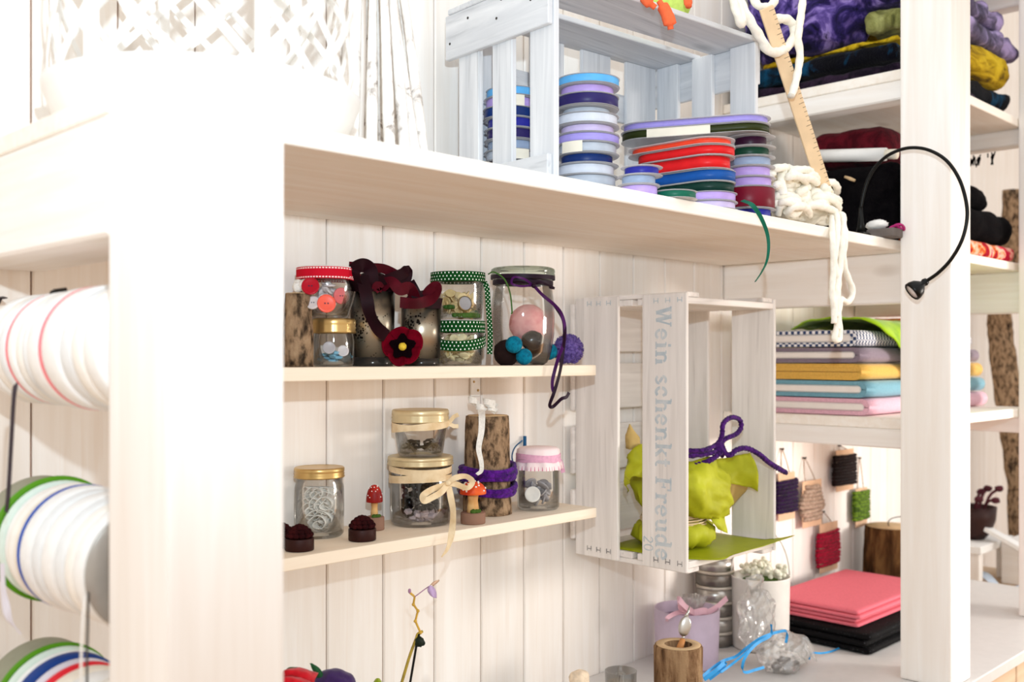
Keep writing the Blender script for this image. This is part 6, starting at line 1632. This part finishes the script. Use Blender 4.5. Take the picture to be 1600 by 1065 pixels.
# ------------------------------------------------------------------ ribbon rolls on rods, left
XR = 0.57
GR = 'ribbon rolls on the rods left of the front post'
rowz = [0.012, -0.258, -0.496]
for i, h in enumerate(rowz):
    m = MB(); m.tube([V(XR, 1.1452 if i == 0 else 1.03, h), V(XR, WALL-.0012, h)], .0065, 14)
    tag(m.build('hanging_rod', M['steel']), ('upper', 'middle', 'lower')[i]+' horizontal steel rod carrying ribbon rolls between post and wall', 'rod')
TR = {}
def trans(nm, c, fac=.0):
    TR[nm] = plain('roll_'+nm, c, .55, scale=80, var=.03); return TR[nm]
for nm, c in (('white', (242, 243, 242)), ('ivory', (243, 241, 235)), ('cool', (232, 236, 238)), ('pink', (238, 122, 130)), ('blue', (52, 88, 178)), ('green', (86, 150, 24)), ('mint', (216, 234, 226)), ('olive', (150, 150, 130)), ('royal', (24, 62, 138)), ('red', (226, 40, 56)), ('lilacw', (222, 220, 232)), ('cream', (240, 232, 218))): trans(nm, c)
NMS = {'cool': 'bluish white', 'lilacw': 'lilac white', 'mint': 'pale mint', 'royal': 'royal blue', 'olive': 'greyish olive'}
def roll(y1, w, h, r, mat, lab):
    """roll whose far face is at y1 (layout units), width w in metres, on the rod at height h"""
    c = V(XR, y1, h)
    t = thing('ribbon_roll', lab, 'ribbon roll', c-Vector((0, 0, r)), 0, GR)
    Rm = Matrix.Translation(c) @ Matrix.Rotation(PI/2, 4, 'X')
    m = MB(); b = min(.004, w*.4)
    pr = [(.012, .0003), (r-b, .0003), (r-b*.3, b*.3), (r, b)] + ([(r, w-b)] if w > 2.2*b else []) + [(r-b*.3, w-b*.3), (r-b, w-.0003), (.012, w-.0003), (.012, .0003)]
    m.lathe(pr, 64, Rm); m.build('ribbon', TR[mat], t)
    m = MB(); m.lathe([(.0068, .0002), (.0118, .0002), (.0118, w-.0002), (.0068, w-.0002), (.0068, .0002)], 24, Rm); m.build('core', M['paper'], t)
    return y1-w/S
rows = [
 [('white', .024, 1.0), ('ivory', .022, .98), ('cool', .020, 1.0), ('pink', .004, .995), ('white', .018, 1.0), ('ivory', .018, .985), ('cool', .016, 1.0), ('white', .030, 1.03), ('pink', .0038, 1.035), ('white', .034, 1.03), ('cool', .026, .985), ('ivory', .022, 1.0), ('white', .0275, .99)],
 [('olive', .044, 1.06), ('green', .007, 1.12), ('mint', .012, 1.05), ('white', .014, 1.0), ('ivory', .016, 1.05), ('cream', .012, 1.04), ('blue', .0048, 1.065), ('white', .024, 1.06), ('cool', .020, 1.03), ('white', .026, 1.02), ('cool', .022, 1.0), ('ivory', .018, 1.0), ('white', .022, 1.0)],
 [('olive', .040, 1.05), ('green', .008, 1.10), ('mint', .012, 1.06), ('white', .010, 1.03), ('royal', .018, 1.04), ('lilacw', .015, 1.0), ('red', .012, 1.0), ('cream', .022, .98), ('white', .03, .98), ('ivory', .024, 1.0)]]
R0_ = .0795*S
for ri, row in enumerate(rows):
    y = 1.545
    nrow = ('upper', 'middle', 'lower')[ri]
    seen = {}
    tot = {}
    for c_, *_ in row: tot[c_] = tot.get(c_, 0)+1
    for i, (c_, w, f) in enumerate(row):
        nm = NMS.get(c_, c_)
        prev = NMS.get(row[i-1][0], row[i-1][0]) if i else None
        ORD = ['first', 'second', 'third', 'fourth', 'fifth', 'sixth', 'seventh', 'eighth', 'ninth']
        seen[c_] = seen.get(c_, 0)+1
        place_ = ('only one on the %s rod' % nrow) if tot[c_] == 1 else ('%s %s one from the wall on the %s rod' % (ORD[seen[c_]-1], nm, nrow))
        y = roll(y, w, rowz[ri], R0_*f, c_, '%s%s ribbon roll, %s' % ('narrow ' if w < .01 else '', nm, place_))
    if ri == 1:
        # clear end disc in front of the middle row
        c = V(XR, y-.001, rowz[1])
        Rm = Matrix.Translation(c) @ Matrix.Rotation(PI/2, 4, 'X')
        t = thing('end_disc', 'grey clear plastic end disc in front of the middle row of rolls', 'disc', c-Vector((0, 0, R0_*.98)))
        m = MB(); m.lathe([(.0068, 0), (R0_*.96, 0), (R0_*.98, .001), (R0_*.96, .002), (.0068, .002), (.0068, 0)], 56, Rm); m.build('disc', plain('grey_disc', (176, 172, 166), .25, .3, var=.06), t)
        m = MB(); m.lathe([(.0068, .0022), (R0_*.35, .0022), (R0_*.35, .008), (.0068, .008), (.0068, .0022)], 40, Rm); m.build('hub', M['plastic'], t)
def tail(pts, w, mat, lab, side):
    m = MB(); m.strip(catmull([at(a, b, X=x) for a, b, x in pts], 8), w, side, .0008); return tag(m.build('hanging_ribbon', mat), lab, 'ribbon')
xr = XR-.090
tail([(24, 600, xr+.006), (21, 630, xr), (17, 700, xr), (13, 770, xr-.006), (10, 800, xr-.008)], .0085, M['purpd'], 'dark purple ribbon end hanging from the upper rod across the middle row', Vector((0, 1, 0)))
tail([(3, 880, xr-.02), (6, 930, xr-.02), (16, 968, xr-.022), (32, 990, xr-.012)], .011, TR['lilacw'], 'pale satin ribbon end curving down to the lower row of rolls', Vector((0, 1, .2)))
tail([(138, 925, XR-.084), (137, 975, XR-.086), (136, 1020, XR-.086), (136, 1090, XR-.086)], .006, M['black'], 'black ribbon end hanging down beside the front post', Vector((.2, 1, 0)))
tail([(132, 930, XR-.088), (129, 975, XR-.092), (127, 1020, XR-.092), (126, 1090, XR-.092)], .006, TR['white'], 'white ribbon end hanging beside the black one', Vector((.2, 1, 0)))
m = MB(); c = at(90, 461, X=XR-.01); m.strip([c+Vector((0, .012, -.006)), c+Vector((0, .003, .004)), c+Vector((0, -.006, .006)), c+Vector((0, -.012, 0))], .012, Vector((1, 0, .2)), .001); tag(m.build('ribbon_end', M['black']), 'short black ribbon end sticking up behind the upper row of rolls', 'ribbon')
m = MB(); c = at(-2, 470, X=XR-.01); m.strip([c+Vector((0, .016, -.006)), c+Vector((0, .0, .004)), c+Vector((0, -.012, .002))], .010, Vector((1, 0, .2)), .001); tag(m.build('ribbon_end', M['purpd']), 'dark plum ribbon end at the left edge above the upper row', 'ribbon')

# ------------------------------------------------------------------ white lattice lantern and birch twigs on the big board
lc = V(0.758, 1.392, B0+.0009); lr = .222*S
t = thing('lattice_lantern', 'large round white metal lantern with diagonal lattice walls above the front post', 'lantern', lc)
m = MB(); m.lathe([(0, 0), (lr*.80, 0), (lr*.86, .004), (lr*.97, .030), (lr*1.02, .050), (lr*1.03, .056), (lr*1.0, .058), (lr*.93, .034), (lr*.8, .012), (0, .010)], 72); m.build('tray', M['white'], t, local=True)
HL = .34; z0 = .058
NL = 14
for s_ in (1, -1):
    for i in range(NL):
        a0 = 2*PI*i/NL
        pts = [Vector(((lr*.97+.0022*s_)*math.cos(a0+s_*q*2.2/1.0), (lr*.97+.0022*s_)*math.sin(a0+s_*q*2.2/1.0), z0+HL*q)) for q in [j/16 for j in range(17)]]
        m = MB(); m.strip(pts, .008, [Vector((-math.sin(a0+s_*j*2.2/16), math.cos(a0+s_*j*2.2/16), -s_*.7)) for j in range(17)], .0016); m.build('lattice_bar', M['white'], t, local=True)
for i in range(6):
    a = 2*PI*i/6+.35
    m = MB(); m.slab(-.006, .006, -.004, .004, z0-.006, z0+HL, bev=.001); m.bm.transform(Matrix.Translation((lr*.985*math.cos(a), lr*.985*math.sin(a), 0)) @ Matrix.Rotation(a+PI/2, 4, 'Z')); m.build('upright', M['white'], t, local=True)
m = MB(); m.lathe([(lr*.93, z0+HL), (lr*1.02, z0+HL), (lr*1.02, z0+HL+.012), (lr*.93, z0+HL+.012), (lr*.93, z0+HL)], 72); m.build('top_ring', M['white'], t, local=True)
M['wbirch'] = blotch('white_birch', [(0.32, (150, 138, 130)), (0.40, (226, 220, 214)), (0.6, (248, 246, 242))], 30, .8, .6, .3, 0, (1, 1, 1))
c = V(1.16, 1.52, B0+.0009)
t = thing('birch_twig_cone', 'cone of whitewashed birch twigs standing behind the lantern', 'decoration', c)
rnd = random.Random(2)
for i in range(20):
    a = 2*PI*i/20; q0 = Vector((.075*math.cos(a), .075*math.sin(a), .005)); q1 = Vector((.012*math.cos(a+.5), .012*math.sin(a+.5), .44))
    md = (q0+q1)/2+Vector((rnd.uniform(-.008, .008), rnd.uniform(-.008, .008), 0))
    m = MB(); m.tube(catmull([q0, md, q1], 8), [.0078-.004*j/16 for j in range(17)], 8, False, .08, 200); m.build('twig', M['wbirch'], t, local=True)
# ------------------------------------------------------------------ orchid and felt flowers below the wall shelves
c = at(632, 1065, Y=1.50); c.z = TZ
t = thing('orchid', 'nearly bare orchid with one lilac bloom tied to a black stake', 'plant', c)
def o3(pts, Y=1.50): return catmull([at(a, b, Y=Y) for a, b in pts], 6)
M['ostem'] = plain('yellow_green_stem', (176, 152, 60), .6, scale=60, c2=(140, 120, 50)); M['ored'] = plain('stem_yellow', (214, 172, 72), .6)
base = c+Vector((0, 0, .07))
hpot = .10
m = MB(); m.lathe(shell([(.042, 0), (.046, .004), (.056, hpot)], .003), 40, Matrix.Translation(c)); m.lathe([(0, .008), (.04, .008), (.05, hpot*.85), (0, hpot*.85)], 30, Matrix.Translation(c)); m.build('pot', M['enamel'], t)
m = MB(); m.tube([c+Vector((-.004, 0, .08))]+o3([(628, 1065), (640, 1025), (650, 998), (653, 990), (660, 986)]), .0020, 8); m.build('stem', M['ostem'], t)
m = MB(); m.tube([c+Vector((.004, 0, .08))]+[at(a, b, Y=1.497) for a, b in ((641, 1065), (652, 1000), (655, 990))], .0016, 8); m.build('stake', M['black'], t)
m = MB(); m.ball(at(655, 1002, Y=1.495), (.006, .006, .007), 3, .3, 4, 2); m.ball(at(660, 1004, Y=1.492), .0042, 2, .2); m.build('clip', plain('dark_green_clip', (22, 36, 24), .5), t)
m = MB(); zz_ = [(652, 996), (657, 988), (649, 970), (653, 954), (646, 944), (648, 932), (641, 926), (640, 924)]
m.tube([at(a, b, Y=1.50) for a, b in zz_], .0016, 7)
for a, b in ((657, 988), (649, 970), (653, 954), (646, 944)): m.ball(at(a, b, Y=1.498), .0024, 2)
m.build('spike', M['ored'], t)
m = MB(); m.tube(o3([(648, 932), (656, 926), (664, 920), (670, 916)], 1.498), .0008, 6); m.ball(at(640, 923, Y=1.5), (.0022, .0022, .0034), 2); m.build('bud_stalk', plain('lilac_stalk', (170, 130, 160), .6), t)
for i, g in enumerate(([[(669, 916), (672, 914), (676, 916)], [(668, 922), (674, 924), (680, 922)], [(672, 930), (677, 933), (682, 934)]], [[(672, 914), (674, 913), (676, 915)], [(678, 909), (680, 909), (682, 911)], [(685, 905), (686, 905), (687, 907)]])):
    m = MB(); m.sheet([[at(a, b, Y=1.495-.006*(j == 1)) for j, (a, b) in enumerate(rw)] for rw in g], 4, 4, .0008, .001, 80, i); m.build('petal', plain('lilac_petal', (190, 166, 208), .7, scale=80) if i == 0 else plain('pale_pink_petal', (222, 186, 160), .7), t)
m = MB(); m.sheet([[at(582, 1075, Y=1.49), at(592, 1078, Y=1.49), at(602, 1082, Y=1.49)], [at(584, 1066, Y=1.49), at(592, 1066, Y=1.48), at(598, 1070, Y=1.49)], [at(588, 1060, Y=1.49), at(591, 1059, Y=1.48), at(594, 1062, Y=1.49)]], 4, 4, .0015)
m.tube([at(592, 1078, Y=1.49), c+Vector((-.01, .0, .085))], .003, 6); m.build('leaf', plain('orchid_leaf', (150, 170, 44), .45), t)
# felt flowers in a pot at the lower left
c = at(490, 1060, Y=1.47); zt_ = c.z; c.z = TZ
t = thing('flower_pot', 'white pot at the bottom left corner beside the front post, holding felt flowers', 'pot', c)
m = MB(); m.lathe(shell([(.05, 0), (.055, .004), (.062, zt_-TZ-.045)], .003), 44); m.build('pot', M['enamel'], t, local=True)
t = thing('felt_blooms', 'red and purple felt flowers peeping up at the bottom edge beside the front post', 'flowers', Vector((c.x, c.y, TZ+.006)))
M['fred'] = plain('red_felt', (206, 18, 36), .95, scale=120, sheen=.2); M['fpur'] = plain('purple_felt', (58, 30, 92), .95, scale=120, sheen=.2); M['fgre'] = plain('green_felt', (40, 92, 56), .95, scale=120)
m = MB(); m.tube([Vector((c.x, c.y, TZ+.006)), Vector((c.x, c.y, zt_-.03))], .008, 8); m.build('stem', M['fgre'], t)
yq = 1.455
m = MB(); m.ball(at(520, 1072, Y=yq), (.028, .026, .020), 4, .08, 3, 1); m.build('bloom', M['fpur'], t)
for i, g in enumerate(([[(438, 1066, 1.44), (442, 1050, 1.43), (445, 1046, 1.44)], [(465, 1075, 1.44), (465, 1052, 1.42), (466, 1046, 1.44)], [(490, 1080, 1.44), (492, 1062, 1.42), (496, 1054, 1.44)]], [[(440, 1090, 1.42), (442, 1064, 1.41), (444, 1058, 1.42)], [(462, 1095, 1.42), (464, 1066, 1.40), (466, 1058, 1.42)], [(482, 1095, 1.42), (484, 1072, 1.41), (486, 1064, 1.42)]])):
    m = MB(); m.sheet([[at(*p_[:2], Y=p_[2]) for p_ in rw] for rw in g], 5, 5, .003, .003, 60, i); m.build('petal', M['fred'], t)
m = MB(); m.sheet([[at(444, 1050, Y=1.46), at(452, 1042, Y=1.46), at(466, 1042, Y=1.46)], [at(446, 1064, Y=1.46), at(456, 1060, Y=1.455), at(468, 1062, Y=1.46)]], 4, 4, .002); m.build('leaf', M['fgre'], t)
m = MB(); m.sheet([[at(484, 1036, Y=1.46), at(486, 1036, Y=1.46), at(488, 1037, Y=1.46)], [at(490, 1048, Y=1.46), at(495, 1046, Y=1.455), at(500, 1046, Y=1.46)], [at(500, 1062, Y=1.46), at(504, 1062, Y=1.455), at(508, 1062, Y=1.46)]], 4, 4, .002); m.build('leaf', M['fgre'], t)
